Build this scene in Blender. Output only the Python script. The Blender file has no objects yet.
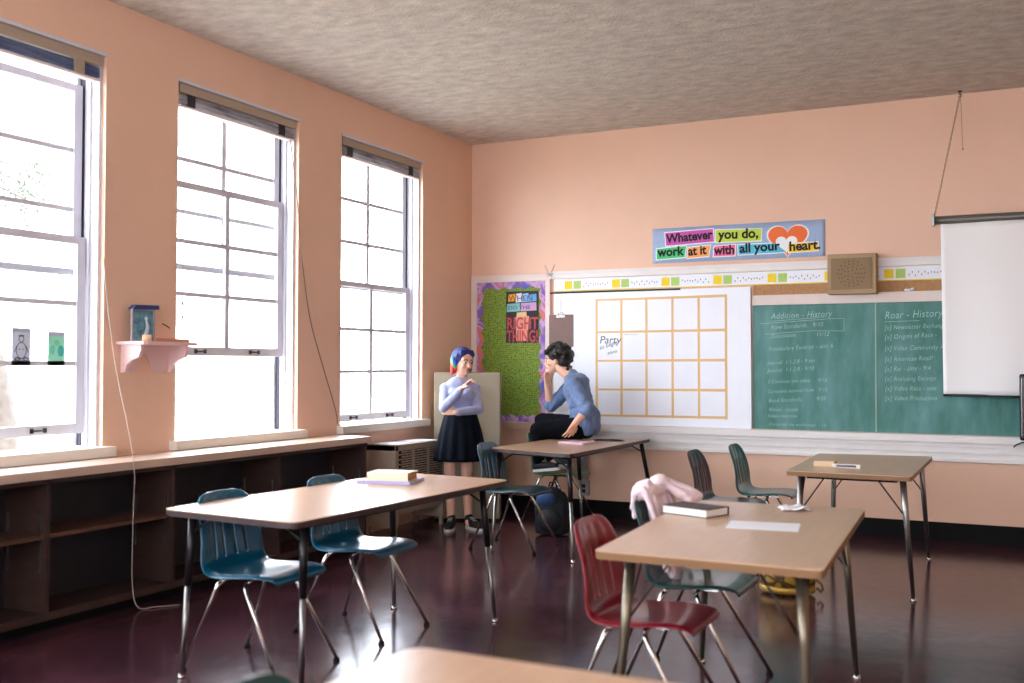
import bpy, bmesh, math, random
from mathutils import Vector, Matrix, noise
C = bpy.context.scene.collection
S = bpy.context.scene
PI = math.pi
random.seed(7)

# ------------------------------------------------------------------ camera
def cam_axes(yaw, pitch, roll):
    f = Vector((math.sin(yaw)*math.cos(pitch), math.cos(yaw)*math.cos(pitch), math.sin(pitch)))
    r0 = Vector((math.cos(yaw), -math.sin(yaw), 0)); u0 = r0.cross(f)
    r = r0*math.cos(roll)+u0*math.sin(roll); u = -r0*math.sin(roll)+u0*math.cos(roll)
    return r, u, f
r, u, f = cam_axes(-0.461603, 0.022938, 0.002449)
cd = bpy.data.cameras.new('camera'); cam = bpy.data.objects.new('camera', cd); C.objects.link(cam)
cam.matrix_world = Matrix(((r.x, u.x, -f.x, 4.9476), (r.y, u.y, -f.y, -9.0465), (r.z, u.z, -f.z, 1.40), (0, 0, 0, 1)))
cd.sensor_width = 36; cd.lens = 1040.44*36/1024; cd.clip_start = 0.05; cd.clip_end = 200
cd.dof.use_dof = True; cd.dof.focus_distance = 8.4; cd.dof.aperture_fstop = 2.0
S.camera = cam

# ------------------------------------------------------------------ light
w = bpy.data.worlds.new('world'); S.world = w; w.use_nodes = True
nt = w.node_tree; bg = nt.nodes['Background']
bg.inputs['Color'].default_value = (0.84, 0.91, 1.0, 1); bg.inputs['Strength'].default_value = 13.0
S.view_settings.view_transform = 'Standard'; S.view_settings.look = 'None'
S.view_settings.gamma = 1; S.view_settings.use_curve_mapping = False
S.view_settings.exposure = 0.62
S.cycles.use_denoising = True
S.cycles.max_bounces = 10; S.cycles.diffuse_bounces = 7; S.cycles.transparent_max_bounces = 16
S.cycles.sample_clamp_indirect = 12
sun = bpy.data.lights.new('sun', 'SUN'); so = bpy.data.objects.new('sun', sun); C.objects.link(so)
sun.energy = 4; sun.angle = math.radians(1); sun.color = (1, .95, .88)
so.rotation_euler = (math.radians(20), math.radians(48), 0)      # high from behind the room's right side: lights the house across the yard
so.location = (6, -4, 9)
def portal(y, x=-0.30, z=2.08, sy=1.3, sz=2.4):
    l = bpy.data.lights.new('window_daylight', 'AREA'); l.shape = 'RECTANGLE'; l.size = sz; l.size_y = sy
    l.cycles.is_portal = True
    o = bpy.data.objects.new('window_daylight', l); C.objects.link(o); o.location = (x, y, z); o.rotation_euler = (0, -PI/2, 0)

# ------------------------------------------------------------------ materials
def lin(c):
    return tuple((v/12.92 if v <= .04045 else ((v+.055)/1.055)**2.4) for v in [q/255 for q in c])+(1,)
class N:
    def __init__(s, m): s.t = m.node_tree
    def new(s, ty, **k):
        n = s.t.nodes.new(ty)
        for a, b in k.items():
            if a.startswith('i_'):
                key = a[2:]; key = int(key) if key.isdigit() else key.replace('_', ' ')
                n.inputs[key].default_value = b
            else: setattr(n, a, b)
        return n
    def l(s, a, b): s.t.links.new(a, b)
def mat(name, col, rough=.6, metal=0, var=0, scale=8, bump=0, bscale=60, coat=0, spec=.5, emit=0, col2=None, stretch=None, sheen=0):
    m = bpy.data.materials.new(name); m.use_nodes = True; n = N(m)
    b = m.node_tree.nodes['Principled BSDF']
    c = lin(col); b.inputs['Base Color'].default_value = c
    b.inputs['Roughness'].default_value = rough; b.inputs['Metallic'].default_value = metal
    b.inputs['Specular IOR Level'].default_value = spec; b.inputs['Coat Weight'].default_value = coat
    b.inputs['Sheen Weight'].default_value = sheen
    tc = n.new('ShaderNodeTexCoord')
    src = tc.outputs['Object']
    if stretch:
        mp = n.new('ShaderNodeMapping'); mp.inputs['Scale'].default_value = stretch; n.l(src, mp.inputs['Vector']); src = mp.outputs['Vector']
    if var or col2:
        t = n.new('ShaderNodeTexNoise', i_Scale=scale, i_Detail=6.0, i_Roughness=.6); n.l(src, t.inputs['Vector'])
        rp = n.new('ShaderNodeValToRGB'); rp.color_ramp.elements[0].position = .32; rp.color_ramp.elements[1].position = .68
        if col2: a, z = c, lin(col2)
        else: a = tuple(v*(1-var) for v in c[:3])+(1,); z = tuple(min(1, v*(1+var)) for v in c[:3])+(1,)
        rp.color_ramp.elements[0].color = a; rp.color_ramp.elements[1].color = z
        n.l(t.outputs['Fac'], rp.inputs['Fac']); n.l(rp.outputs['Color'], b.inputs['Base Color'])
    if bump:
        t = n.new('ShaderNodeTexNoise', i_Scale=bscale, i_Detail=4.0); n.l(src, t.inputs['Vector'])
        bp = n.new('ShaderNodeBump', i_Strength=bump, i_Distance=.01); n.l(t.outputs['Fac'], bp.inputs['Height']); n.l(bp.outputs['Normal'], b.inputs['Normal'])
    return m
M = {}
M['wall'] = mat('peach_paint', (227, 186, 159), .5, var=.03, scale=1.3, bump=.12, bscale=25)
M['ceiling'] = mat('popcorn_ceiling', (182, 171, 160), .95, col2=(214, 204, 191), scale=7, bump=.9, bscale=45, stretch=(1, 1.7, 1))
M['white'] = mat('white_paint', (228, 222, 218), .45, var=.03, scale=6)
M['whitewood'] = mat('cream_paint', (222, 205, 196), .5, var=.05, scale=5)
M['sashpaint'] = mat('window_paint', (204, 202, 210), .45, var=.04, scale=6)
M['offwhite'] = mat('warm_white', (222, 214, 202), .5)
M['black'] = mat('black_rubber', (7, 6, 7), .7, spec=.2)
M['blackgloss'] = mat('black_gloss', (10, 10, 11), .2)
M['chrome'] = mat('chrome', (205, 200, 195), .16, 1)
M['steel'] = mat('brushed_steel', (150, 148, 145), .35, 1)
M['darksteel'] = mat('dark_metal', (40, 38, 38), .4, .6)
M['brownsteel'] = mat('bronze_metal', (118, 108, 92), .32, .85)
M['darkwood'] = mat('dark_wood', (54, 34, 28), .5, var=.25, scale=6, stretch=(1, 1, 6))
M['darkwood_edge'] = mat('wood_edge', (84, 54, 40), .5, var=.15, scale=10)
M['navywood'] = mat('dark_panel', (34, 28, 32), .5, var=.2, scale=4)
M['countertop'] = mat('counter_wood', (196, 166, 146), .42, var=.06, scale=3, stretch=(8, 1, 1))
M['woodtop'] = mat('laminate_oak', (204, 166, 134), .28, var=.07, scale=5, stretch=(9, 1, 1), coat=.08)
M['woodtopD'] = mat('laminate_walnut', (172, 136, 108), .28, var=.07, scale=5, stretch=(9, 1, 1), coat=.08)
M['edgewood'] = mat('edge_band_tan', (132, 92, 52), .5)
M['edgedark'] = mat('edge_band_dark', (58, 42, 40), .45)
M['greyfile'] = mat('file_cabinet_paint', (142, 128, 106), .45, var=.05, scale=4)
M['radiator'] = mat('radiator_paint', (158, 140, 122), .5, var=.06, scale=5)
M['cork'] = mat('cork', (176, 132, 92), .9, var=.15, scale=60)
M['paper'] = mat('white_paper', (238, 240, 246), .75, var=.02, scale=4)
M['panel'] = mat('white_board_panel', (240, 242, 248), .55, var=.02, scale=3)
M['tape'] = mat('masking_tape', (226, 186, 130), .6)
M['tan'] = mat('tan_box', (164, 136, 100), .6, var=.06, scale=8)
M['tan2'] = mat('tan_grille', (138, 112, 80), .7)
M['clip'] = mat('brown_hardboard', (120, 92, 84), .6, var=.06, scale=20)
M['screenw'] = mat('screen_fabric', (242, 240, 238), .8)
M['teal'] = mat('teal_plastic', (6, 80, 106), .28, coat=.3)
M['bluegrey'] = mat('grey_blue_plastic', (62, 88, 102), .3, coat=.3)
M['red'] = mat('red_plastic', (128, 12, 34), .28, coat=.3)
M['dkgreen'] = mat('dark_green_plastic', (12, 58, 56), .26, coat=.3)
M['brown'] = mat('maroon_brown_plastic', (66, 30, 38), .3, coat=.3)
M['tealgreen'] = mat('teal_green_plastic', (6, 78, 78), .28, coat=.3)
M['olive'] = mat('green_plastic', (92, 128, 84), .3, coat=.3)
M['skin'] = mat('skin_light', (222, 172, 148), .5, var=.03, scale=12)
M['skin2'] = mat('skin_tan', (218, 168, 140), .5, var=.03, scale=12)
M['hairb'] = mat('dark_hair', (22, 17, 16), .5, bump=1.0, bscale=90)
M['knit'] = mat('blue_knit', (98, 120, 158), .85, var=.10, scale=30, bump=.5, bscale=120, sheen=.2)
M['sweater'] = mat('periwinkle_knit', (158, 162, 196), .85, var=.05, scale=20, bump=.5, bscale=110, sheen=.2)
M['denim'] = mat('black_denim', (9, 11, 18), .85, spec=.15, var=.15, scale=20)
M['skirt'] = mat('navy_skirt', (6, 12, 22), .85, spec=.15, var=.1, scale=20)
M['shoe'] = mat('black_canvas', (26, 24, 26), .7)
M['sole'] = mat('white_rubber', (222, 220, 216), .5)
M['lip'] = mat('lip', (168, 84, 84), .5)
M['eyew'] = mat('eye_white', (230, 228, 224), .3)
M['eyed'] = mat('eye_dark', (24, 16, 14), .2)
M['bag'] = mat('black_nylon', (18, 20, 26), .7, bump=.3, bscale=40)
M['bagblue'] = mat('blue_nylon', (46, 78, 130), .7)
M['pink'] = mat('pale_pink_cloth', (238, 214, 218), .85, var=.05, scale=14, bump=.3, bscale=80, sheen=.3)
M['cream'] = mat('cream_cover', (222, 214, 190), .6)
M['lav'] = mat('lavender_cover', (176, 170, 214), .5)
M['pages'] = mat('page_block', (206, 188, 160), .85, stretch=(1, 1, 60), var=.1, scale=8)
M['pagesbrown'] = mat('aged_pages', (168, 118, 70), .85, var=.12, scale=8)
M['pagesw'] = mat('white_pages', (228, 222, 214), .85)
M['bookdark'] = mat('dark_book_cover', (58, 44, 46), .5)
M['rose'] = mat('rose_cover', (206, 168, 184), .5)
M['cord'] = mat('white_cord', (176, 158, 148), .6)
M['cordb'] = mat('brown_cord', (128, 98, 84), .6)
M['blindbeige'] = mat('blind_beige', (168, 148, 128), .5)
M['blindslat'] = mat('blind_slats', (96, 92, 104), .4, col2=(226, 222, 228), scale=5, stretch=(1, .6, 8))
M['blindtape'] = mat('blind_dark', (38, 36, 48), .6)
M['blindblue'] = mat('blind_navy', (36, 50, 104), .5, col2=(110, 120, 160), scale=5, stretch=(1, .6, 10))
M['shelfp'] = mat('pink_white_paint', (222, 190, 188), .5)
M['outlet'] = mat('outlet_grey', (150, 144, 146), .5)
M['siding'] = mat('white_siding', (226, 226, 224), .7)
M['bark'] = mat('bark', (70, 64, 58), .95, var=.3, scale=12)
M['leaf'] = mat('leaf', (66, 80, 64), .8, var=.1, scale=3)
M['grass'] = mat('yard_concrete', (174, 168, 156), .95, var=.1, scale=2)
M['chalk'] = mat('chalk', (176, 206, 198), .9, var=.2, scale=25)
M['ink'] = mat('black_ink', (22, 20, 22), .8)
M['inkgrey'] = mat('marker_grey', (90, 92, 108), .8)

def floor_mat():
    m = mat('maroon_linoleum', (52, 32, 38), .2); n = N(m); b = m.node_tree.nodes['Principled BSDF']
    tc = n.new('ShaderNodeTexCoord')
    t = n.new('ShaderNodeTexNoise', i_Scale=2.2, i_Detail=8.0, i_Roughness=.7); n.l(tc.outputs['Object'], t.inputs['Vector'])
    rp = n.new('ShaderNodeValToRGB'); e = rp.color_ramp.elements
    e[0].position = .36; e[0].color = lin((42, 22, 30)); e[1].position = .66; e[1].color = lin((88, 52, 60))
    n.l(t.outputs['Fac'], rp.inputs['Fac'])
    # tile seams every 0.3 m barely darker
    br = n.new('ShaderNodeTexBrick', i_Scale=1.0); br.offset = 0; br.inputs['Brick Width'].default_value = .305; br.inputs['Row Height'].default_value = .305
    br.inputs['Mortar Size'].default_value = .0016; br.inputs['Color1'].default_value = (1, 1, 1, 1); br.inputs['Color2'].default_value = (.86, .84, .86, 1); br.inputs['Mortar'].default_value = (.45, .42, .45, 1)
    n.l(tc.outputs['Object'], br.inputs['Vector'])
    mx = n.new('ShaderNodeMixRGB', blend_type='MULTIPLY'); mx.inputs[0].default_value = .8
    n.l(rp.outputs['Color'], mx.inputs[1]); n.l(br.outputs['Color'], mx.inputs[2])
    # pale scuffs
    t3 = n.new('ShaderNodeTexNoise', i_Scale=9.0, i_Detail=10.0, i_Roughness=.8); t3.inputs['Distortion'].default_value = 1.6; n.l(tc.outputs['Object'], t3.inputs['Vector'])
    r3 = n.new('ShaderNodeValToRGB'); r3.color_ramp.elements[0].position = .62; r3.color_ramp.elements[1].position = .80
    r3.color_ramp.elements[1].color = (.35, .35, .35, 1); n.l(t3.outputs['Fac'], r3.inputs['Fac'])
    mx2 = n.new('ShaderNodeMixRGB', blend_type='MIX'); mx2.inputs[2].default_value = lin((150, 128, 132))
    n.l(r3.outputs['Color'], mx2.inputs[0]); n.l(mx.outputs[0], mx2.inputs[1]); n.l(mx2.outputs[0], b.inputs['Base Color'])
    rr = n.new('ShaderNodeMapRange'); rr.inputs['To Min'].default_value = .04; rr.inputs['To Max'].default_value = .30
    n.l(t3.outputs['Fac'], rr.inputs['Value']); n.l(rr.outputs[0], b.inputs['Roughness'])
    bp = n.new('ShaderNodeBump', i_Strength=.06, i_Distance=.02); t4 = n.new('ShaderNodeTexNoise', i_Scale=5.0, i_Detail=3.0)
    n.l(tc.outputs['Object'], t4.inputs['Vector']); n.l(t4.outputs['Fac'], bp.inputs['Height']); n.l(bp.outputs['Normal'], b.inputs['Normal'])
    return m
M['floor'] = floor_mat()
def glass_mat():
    m = bpy.data.materials.new('window_glass'); m.use_nodes = True; n = N(m); t = m.node_tree; t.nodes.clear()
    out = n.new('ShaderNodeOutputMaterial'); mix = n.new('ShaderNodeMixShader'); mix.inputs[0].default_value = .06
    a = n.new('ShaderNodeBsdfTransparent'); a.inputs[0].default_value = (.96, .97, .98, 1); g = n.new('ShaderNodeBsdfGlossy'); g.inputs['Roughness'].default_value = .03
    n.l(a.outputs[0], mix.inputs[1]); n.l(g.outputs[0], mix.inputs[2]); n.l(mix.outputs[0], out.inputs[0])
    return m
M['glass'] = glass_mat()
def board_mat():
    m = mat('chalkboard_green', (58, 112, 98), .7); n = N(m); b = m.node_tree.nodes['Principled BSDF']
    tc = n.new('ShaderNodeTexCoord'); mp = n.new('ShaderNodeMapping'); mp.inputs['Scale'].default_value = (2.2, 1, .7); n.l(tc.outputs['Object'], mp.inputs['Vector'])
    t = n.new('ShaderNodeTexNoise', i_Scale=2.6, i_Detail=7.0, i_Roughness=.62); n.l(mp.outputs['Vector'], t.inputs['Vector'])
    rp = n.new('ShaderNodeValToRGB'); e = rp.color_ramp.elements; e[0].position = .3; e[0].color = lin((48, 108, 94)); e[1].position = .74; e[1].color = lin((108, 154, 152))
    n.l(t.outputs['Fac'], rp.inputs['Fac']); n.l(rp.outputs['Color'], b.inputs['Base Color'])
    return m
M['board'] = board_mat()
def dots_mat():
    m = mat('dotted_green_paper', (122, 140, 40), .85); n = N(m); b = m.node_tree.nodes['Principled BSDF']
    tc = n.new('ShaderNodeTexCoord'); v = n.new('ShaderNodeTexVoronoi', i_Scale=52.0); v.inputs['Randomness'].default_value = .5; n.l(tc.outputs['Object'], v.inputs['Vector'])
    rp = n.new('ShaderNodeValToRGB'); rp.color_ramp.interpolation = 'CONSTANT'; e = rp.color_ramp.elements
    e[0].position = 0; e[0].color = lin((46, 74, 30)); e[1].position = .30; e[1].color = lin((126, 150, 54))
    n.l(v.outputs['Distance'], rp.inputs['Fac']); n.l(rp.outputs['Color'], b.inputs['Base Color'])
    return m
M['dots'] = dots_mat()
def border_mat():
    m = mat('watercolour_border', (150, 120, 170), .8); n = N(m); b = m.node_tree.nodes['Principled BSDF']
    tc = n.new('ShaderNodeTexCoord'); t = n.new('ShaderNodeTexNoise', i_Scale=5.0, i_Detail=2.0); t.inputs['Distortion'].default_value = 1.0; n.l(tc.outputs['Object'], t.inputs['Vector'])
    rp = n.new('ShaderNodeValToRGB'); e = rp.color_ramp.elements; e[0].position = .3; e[0].color = lin((76, 104, 190)); e[1].position = .7; e[1].color = lin((224, 120, 70))
    for p, c in ((.42, (136, 96, 170)), (.52, (200, 170, 210)), (.6, (196, 110, 150))): q = e.new(p); q.color = lin(c)
    n.l(t.outputs['Fac'], rp.inputs['Fac']); n.l(rp.outputs['Color'], b.inputs['Base Color'])
    return m
M['border'] = border_mat()
def rainbow_mat():                                    # dyed hair: blue crown, green side, red ends
    m = mat('rainbow_hair', (20, 60, 150), .45, bump=1.0, bscale=70); n = N(m); b = m.node_tree.nodes['Principled BSDF']
    g = n.new('ShaderNodeTexCoord'); sp = n.new('ShaderNodeSeparateXYZ'); n.l(g.outputs['Object'], sp.inputs[0])
    t = n.new('ShaderNodeTexNoise', i_Scale=30.0); n.l(g.outputs['Object'], t.inputs['Vector'])
    # height above the neck plus how far round to the front
    a = n.new('ShaderNodeMath', operation='MULTIPLY_ADD'); a.inputs[1].default_value = .03; n.l(t.outputs['Fac'], a.inputs[0]); n.l(sp.outputs['Z'], a.inputs[2])
    x2 = n.new('ShaderNodeMath', operation='MULTIPLY_ADD'); x2.inputs[1].default_value = 1.3; n.l(sp.outputs['X'], x2.inputs[0]); n.l(a.outputs[0], x2.inputs[2])
    mr = n.new('ShaderNodeMapRange'); mr.inputs['From Min'].default_value = -.135; mr.inputs['From Max'].default_value = .04; n.l(x2.outputs[0], mr.inputs['Value'])
    rp = n.new('ShaderNodeValToRGB'); e = rp.color_ramp.elements; e[0].position = .14; e[0].color = lin((196, 34, 28)); e[1].position = .72; e[1].color = lin((14, 34, 110))
    for p, c in ((.22, (214, 70, 40)), (.27, (190, 190, 60)), (.36, (60, 190, 120)), (.46, (40, 160, 190)), (.58, (16, 84, 190))): q = e.new(p); q.color = lin(c)
    n.l(mr.outputs[0], rp.inputs['Fac']); n.l(rp.outputs['Color'], b.inputs['Base Color'])
    return m
M['rainbow'] = rainbow_mat()
def gold_mat():
    m = mat('gold_brocade', (170, 130, 40), .35, .35, coat=.3); n = N(m); b = m.node_tree.nodes['Principled BSDF']
    tc = n.new('ShaderNodeTexCoord'); v = n.new('ShaderNodeTexVoronoi', i_Scale=13.0); v.feature = 'DISTANCE_TO_EDGE'; n.l(tc.outputs['Object'], v.inputs['Vector'])
    rp = n.new('ShaderNodeValToRGB'); e = rp.color_ramp.elements; e[0].position = .06; e[0].color = lin((82, 56, 22)); e[1].position = .14; e[1].color = lin((160, 122, 40))
    n.l(v.outputs['Distance'], rp.inputs['Fac']); n.l(rp.outputs['Color'], b.inputs['Base Color'])
    return m
M['gold'] = gold_mat()
def flat(name, col): 
    k = 'f_'+name
    if k not in M: M[k] = mat(name, col, .7)
    return M[k]

# ------------------------------------------------------------------ helpers
def tag(o, label=None, cat=None, group=None, kind=None):
    if label: o['label'] = label
    if cat: o['category'] = cat
    if group: o['group'] = group
    if kind: o['kind'] = kind
    return o
def empty(name, loc, rz=0):
    o = bpy.data.objects.new(name, None); C.objects.link(o); o.location = loc; o.rotation_euler = (0, 0, rz); o.empty_display_size = .1
    return o
class MB:
    def __init__(s): s.b = bmesh.new()
    def box(s, x0, x1, y0, y1, z0, z1, bev=0, mi=0):
        g = bmesh.ops.create_cube(s.b, size=1)
        vs = g['verts']
        for v in vs: v.co = Vector(((x0+x1)/2+v.co.x*(x1-x0), (y0+y1)/2+v.co.y*(y1-y0), (z0+z1)/2+v.co.z*(z1-z0)))
        fs = set(f_ for v in vs for f_ in v.link_faces)
        for f_ in fs: f_.material_index = mi
        if bev:
            es = set(e for v in vs for e in v.link_edges)
            bmesh.ops.bevel(s.b, geom=list(es), offset=bev, segments=2, affect='EDGES', profile=.7)
        return s
    def tube(s, pts, rad, seg=10, caps=True, mi=0):
        pts = [Vector(p) for p in pts]; n = len(pts)
        rr = rad if isinstance(rad, (list, tuple)) else [rad]*n
        rings = []; up = None
        for i, p in enumerate(pts):
            d = (pts[min(i+1, n-1)]-pts[max(i-1, 0)]).normalized()
            if up is None:
                up = Vector((0, 0, 1)) if abs(d.z) < .9 else Vector((1, 0, 0))
            a = d.cross(up).normalized(); b = a.cross(d).normalized(); up = b
            rings.append([s.b.verts.new(p+(a*math.cos(2*PI*k/seg)+b*math.sin(2*PI*k/seg))*rr[i]) for k in range(seg)])
        for i in range(n-1):
            for k in range(seg):
                f_ = s.b.faces.new((rings[i][k], rings[i][(k+1) % seg], rings[i+1][(k+1) % seg], rings[i+1][k])); f_.smooth = True; f_.material_index = mi
        if caps:
            try: s.b.faces.new(rings[0][::-1]).material_index = mi; s.b.faces.new(rings[-1]).material_index = mi
            except Exception: pass
        return s
    def prism(s, pts, z0, z1, axis='z', bev=0, mi=0):
        def mk(p, h):
            if axis == 'z': return (p[0], p[1], h)
            if axis == 'y': return (p[0], h, p[1])
            return (h, p[0], p[1])
        a = [s.b.verts.new(mk(p, z0)) for p in pts]; b = [s.b.verts.new(mk(p, z1)) for p in pts]; n = len(pts); fs = []
        fs.append(s.b.faces.new(a[::-1])); fs.append(s.b.faces.new(b))
        for i in range(n): fs.append(s.b.faces.new((a[i], a[(i+1) % n], b[(i+1) % n], b[i])))
        for f_ in fs: f_.material_index = mi
        if bev:
            bmesh.ops.bevel(s.b, geom=[e for e in set(e for f_ in fs[:2] for e in f_.edges)], offset=bev, segments=2, affect='EDGES')
        return s
    def sphere(s, c, r, rot=None, sub=2, mi=0, smooth=True):
        g = bmesh.ops.create_icosphere(s.b, subdivisions=sub, radius=1)
        R = rot if rot is not None else Matrix.Identity(3)
        rr = r if isinstance(r, (tuple, list)) else (r, r, r)
        for v in g['verts']: v.co = Vector(c)+R@Vector((v.co.x*rr[0], v.co.y*rr[1], v.co.z*rr[2]))
        for f_ in set(f_ for v in g['verts'] for f_ in v.link_faces): f_.smooth = smooth; f_.material_index = mi
        return s
    def cap(s, p0, p1, r0, r1=None):
        r1 = r0 if r1 is None else r1; p0 = Vector(p0); p1 = Vector(p1)
        s.sphere(p0, r0, sub=2); s.sphere(p1, r1, sub=2)
        if (p1-p0).length > 1e-5: s.tube([p0, p1], [r0, r1], 14)
        return s
    def lathe(s, prof, seg=24, c=(0, 0, 0), mi=0):
        rings = [[s.b.verts.new((c[0]+r_*math.cos(2*PI*k/seg), c[1]+r_*math.sin(2*PI*k/seg), c[2]+z)) for k in range(seg)] for r_, z in prof]
        for i in range(len(prof)-1):
            for k in range(seg):
                f_ = s.b.faces.new((rings[i][k], rings[i][(k+1) % seg], rings[i+1][(k+1) % seg], rings[i+1][k])); f_.smooth = True; f_.material_index = mi
        s.b.faces.new(rings[0][::-1]).material_index = mi; s.b.faces.new(rings[-1]).material_index = mi
        return s
    def grid(s, fn, nu, nv, mi=0, skip=None):
        vs = [[s.b.verts.new(fn(i/nu, j/nv)) for j in range(nv+1)] for i in range(nu+1)]
        for i in range(nu):
            for j in range(nv):
                if skip and skip(i, j): continue
                f_ = s.b.faces.new((vs[i][j], vs[i+1][j], vs[i+1][j+1], vs[i][j+1])); f_.smooth = True; f_.material_index = mi
        return s
    def build(s, name, mats, parent=None, origin=None):
        me = bpy.data.meshes.new(name)
        bmesh.ops.remove_doubles(s.b, verts=s.b.verts, dist=1e-6)
        bmesh.ops.recalc_face_normals(s.b, faces=s.b.faces)
        if origin is not None: bmesh.ops.translate(s.b, verts=s.b.verts, vec=-Vector(origin))
        s.b.to_mesh(me); s.b.free()
        for m in (mats if isinstance(mats, (list, tuple)) else [mats]): me.materials.append(m)
        o = bpy.data.objects.new(name, me); C.objects.link(o); o.parent = parent
        if origin is not None: o.location = origin
        return o
def structure(o, label=None): o['kind'] = 'structure'; return tag(o, label, None)
def bake(o):                                           # turn modifiers into real mesh data
    dg = bpy.context.evaluated_depsgraph_get(); ev = o.evaluated_get(dg)
    me = bpy.data.meshes.new_from_object(ev); old = o.data; o.modifiers.clear(); o.data = me
    for p in me.polygons: p.use_smooth = True
    return o
def remesh(o, vox, smooth=6, disp=None):
    m = o.modifiers.new('r', 'REMESH'); m.mode = 'VOXEL'; m.voxel_size = vox; m.use_smooth_shade = True
    if smooth: q = o.modifiers.new('s', 'SMOOTH'); q.factor = .5; q.iterations = smooth
    if disp:
        t = bpy.data.textures.get('folds') or bpy.data.textures.new('folds', 'CLOUDS'); t.noise_scale = .055; t.noise_depth = 1
        q = o.modifiers.new('d', 'DISPLACE'); q.texture = t; q.strength = disp; q.mid_level = .5; q.texture_coords = 'LOCAL'
    return bake(o)
def text(body, size, loc, m, parent=None, name='lettering', rot=(PI/2, 0, 0), ext=.0006, off=0, shear=0, align='LEFT', sx=1, spacing=1):
    cu = bpy.data.curves.new(name, 'FONT'); cu.body = body; cu.size = size; cu.extrude = ext; cu.offset = off; cu.shear = shear
    cu.align_x = align; cu.space_character = spacing; cu.resolution_u = 3
    t = bpy.data.objects.new('t', cu); C.objects.link(t)
    bpy.context.view_layer.update()
    me = bpy.data.meshes.new_from_object(t.evaluated_get(bpy.context.evaluated_depsgraph_get()))
    bpy.data.objects.remove(t)
    me.materials.clear(); me.materials.append(m)
    me.transform(Matrix.Diagonal((sx, 1, 1, 1)))
    o = bpy.data.objects.new(name, me); C.objects.link(o); o.location = loc; o.rotation_euler = rot; o.parent = parent
    return o
def copy_tree(o, parent=None):
    c = o.copy(); C.objects.link(c); c.parent = parent
    for ch in [q for q in bpy.data.objects if q.parent == o]: copy_tree(ch, c)
    return c
def prune_join(objs, name, parent):                   # several text meshes of one part joined
    b = bmesh.new()
    for o in objs:
        me = o.data.copy(); me.transform(Matrix.LocRotScale(o.location, o.rotation_euler, o.scale)); b.from_mesh(me)
    me = bpy.data.meshes.new(name); b.to_mesh(me); b.free(); me.materials.append(objs[0].data.materials[0])
    for o in objs: bpy.data.objects.remove(o)
    o = bpy.data.objects.new(name, me); C.objects.link(o); o.parent = parent
    return o

# ------------------------------------------------------------------ the room
H = 3.59; XR = 8.2; YR = -11.9; TW = .24
WZ0, WZ1 = .90, 3.25
WINS = [(-2.185, -.935), (-3.985, -2.735), (-5.825, -4.575), (-7.64, -6.39), (-9.46, -8.21), (-11.28, -10.03)]
structure(MB().box(-TW, XR+.15, YR-.15, .15, -.1, 0).build('floor', M['floor']), 'dark maroon glossy linoleum floor')
structure(MB().box(-TW, XR+.15, YR-.15, .15, H, H+.1).build('ceiling', M['ceiling']), 'grey textured plaster ceiling')
structure(MB().box(-TW, XR+.15, 0, .15, 0, H).build('wall_back', M['wall']), 'peach wall behind the chalkboard')
FILL_RW = [(-11.3, -9.9)]      # added right-wall opening, out of view, lets in fill daylight
wr_ = MB(); ys = [0]
for a, b in reversed(FILL_RW): ys += [b, a]
ys.append(YR)
for k in range(0, len(ys), 2): wr_.box(XR, XR+.15, ys[k+1], ys[k], 0, H)
for a, b in FILL_RW: wr_.box(XR, XR+.15, a, b, 0, 1.1); wr_.box(XR, XR+.15, a, b, 3.2, H)
structure(wr_.build('wall_right', M['wall']))
FILL_BW = [(.9, 2.6), (3.3, 5.0)]  # rear openings added behind the camera to brighten the left wall
wb_ = MB(); xs = [-TW]
for a, b in FILL_BW: xs += [a, b]
xs.append(XR+.15)
for k in range(0, len(xs), 2): wb_.box(xs[k], xs[k+1], YR-.15, YR, 0, H)
for a, b in FILL_BW: wb_.box(a, b, YR-.15, YR, 0, 1.1); wb_.box(a, b, YR-.15, YR, 3.2, H)
structure(wb_.build('wall_rear', M['wall']))
def fill_portal(x, y, rz, sx):
    l = bpy.data.lights.new('window_daylight', 'AREA'); l.shape = 'RECTANGLE'; l.size = sx; l.size_y = 2.1  # sky portal for an added fill opening
    l.cycles.is_portal = True
    o = bpy.data.objects.new('window_daylight', l); C.objects.link(o); o.location = (x, y, 2.15); o.rotation_euler = (PI/2, 0, rz)
def fill_window(i, x, y, wd, rz):
    m_ = MB(); h_ = wd/2
    for q in (-h_, -.025, h_-.05): m_.box(q, q+.05, -.03, .03, -1.05, 1.05)
    for q in (-1.05, -.025, 1.0): m_.box(-h_, h_, -.03, .03, q, q+.05)
    o = structure(m_.build('window_%d' % i, M['white'])); o.location = (x, y, 2.15); o.rotation_euler = (0, 0, rz)  # numbered after the left-wall windows, but added only for fill light
    MB().box(-h_, h_, -.003, .003, -1.05, 1.05).build('glass_pane', M['glass'], o)
n_ = 7
for a, b in FILL_RW: fill_portal(XR+.2, (a+b)/2, PI/2, b-a); fill_window(n_, XR+.08, (a+b)/2, b-a, PI/2); n_ += 1
for a, b in FILL_BW: fill_portal((a+b)/2, YR-.2, 0, b-a); fill_window(n_, (a+b)/2, YR-.08, b-a, 0); n_ += 1
wl = MB(); ys = [0]
for a, b in WINS: ys += [b, a]
ys.append(YR)
for k in range(0, len(ys), 2): wl.box(-TW, 0, ys[k+1], ys[k], 0, H)
for a, b in WINS: wl.box(-TW, 0, a, b, 0, WZ0-.03); wl.box(-TW, 0, a, b, WZ1, H)
structure(wl.build('wall_left', M['wall']), 'peach wall with tall sash windows')
structure(MB().box(0, XR, -.018, 0, 0, .15).build('baseboard_back', M['black']), 'black rubber baseboard')

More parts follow.
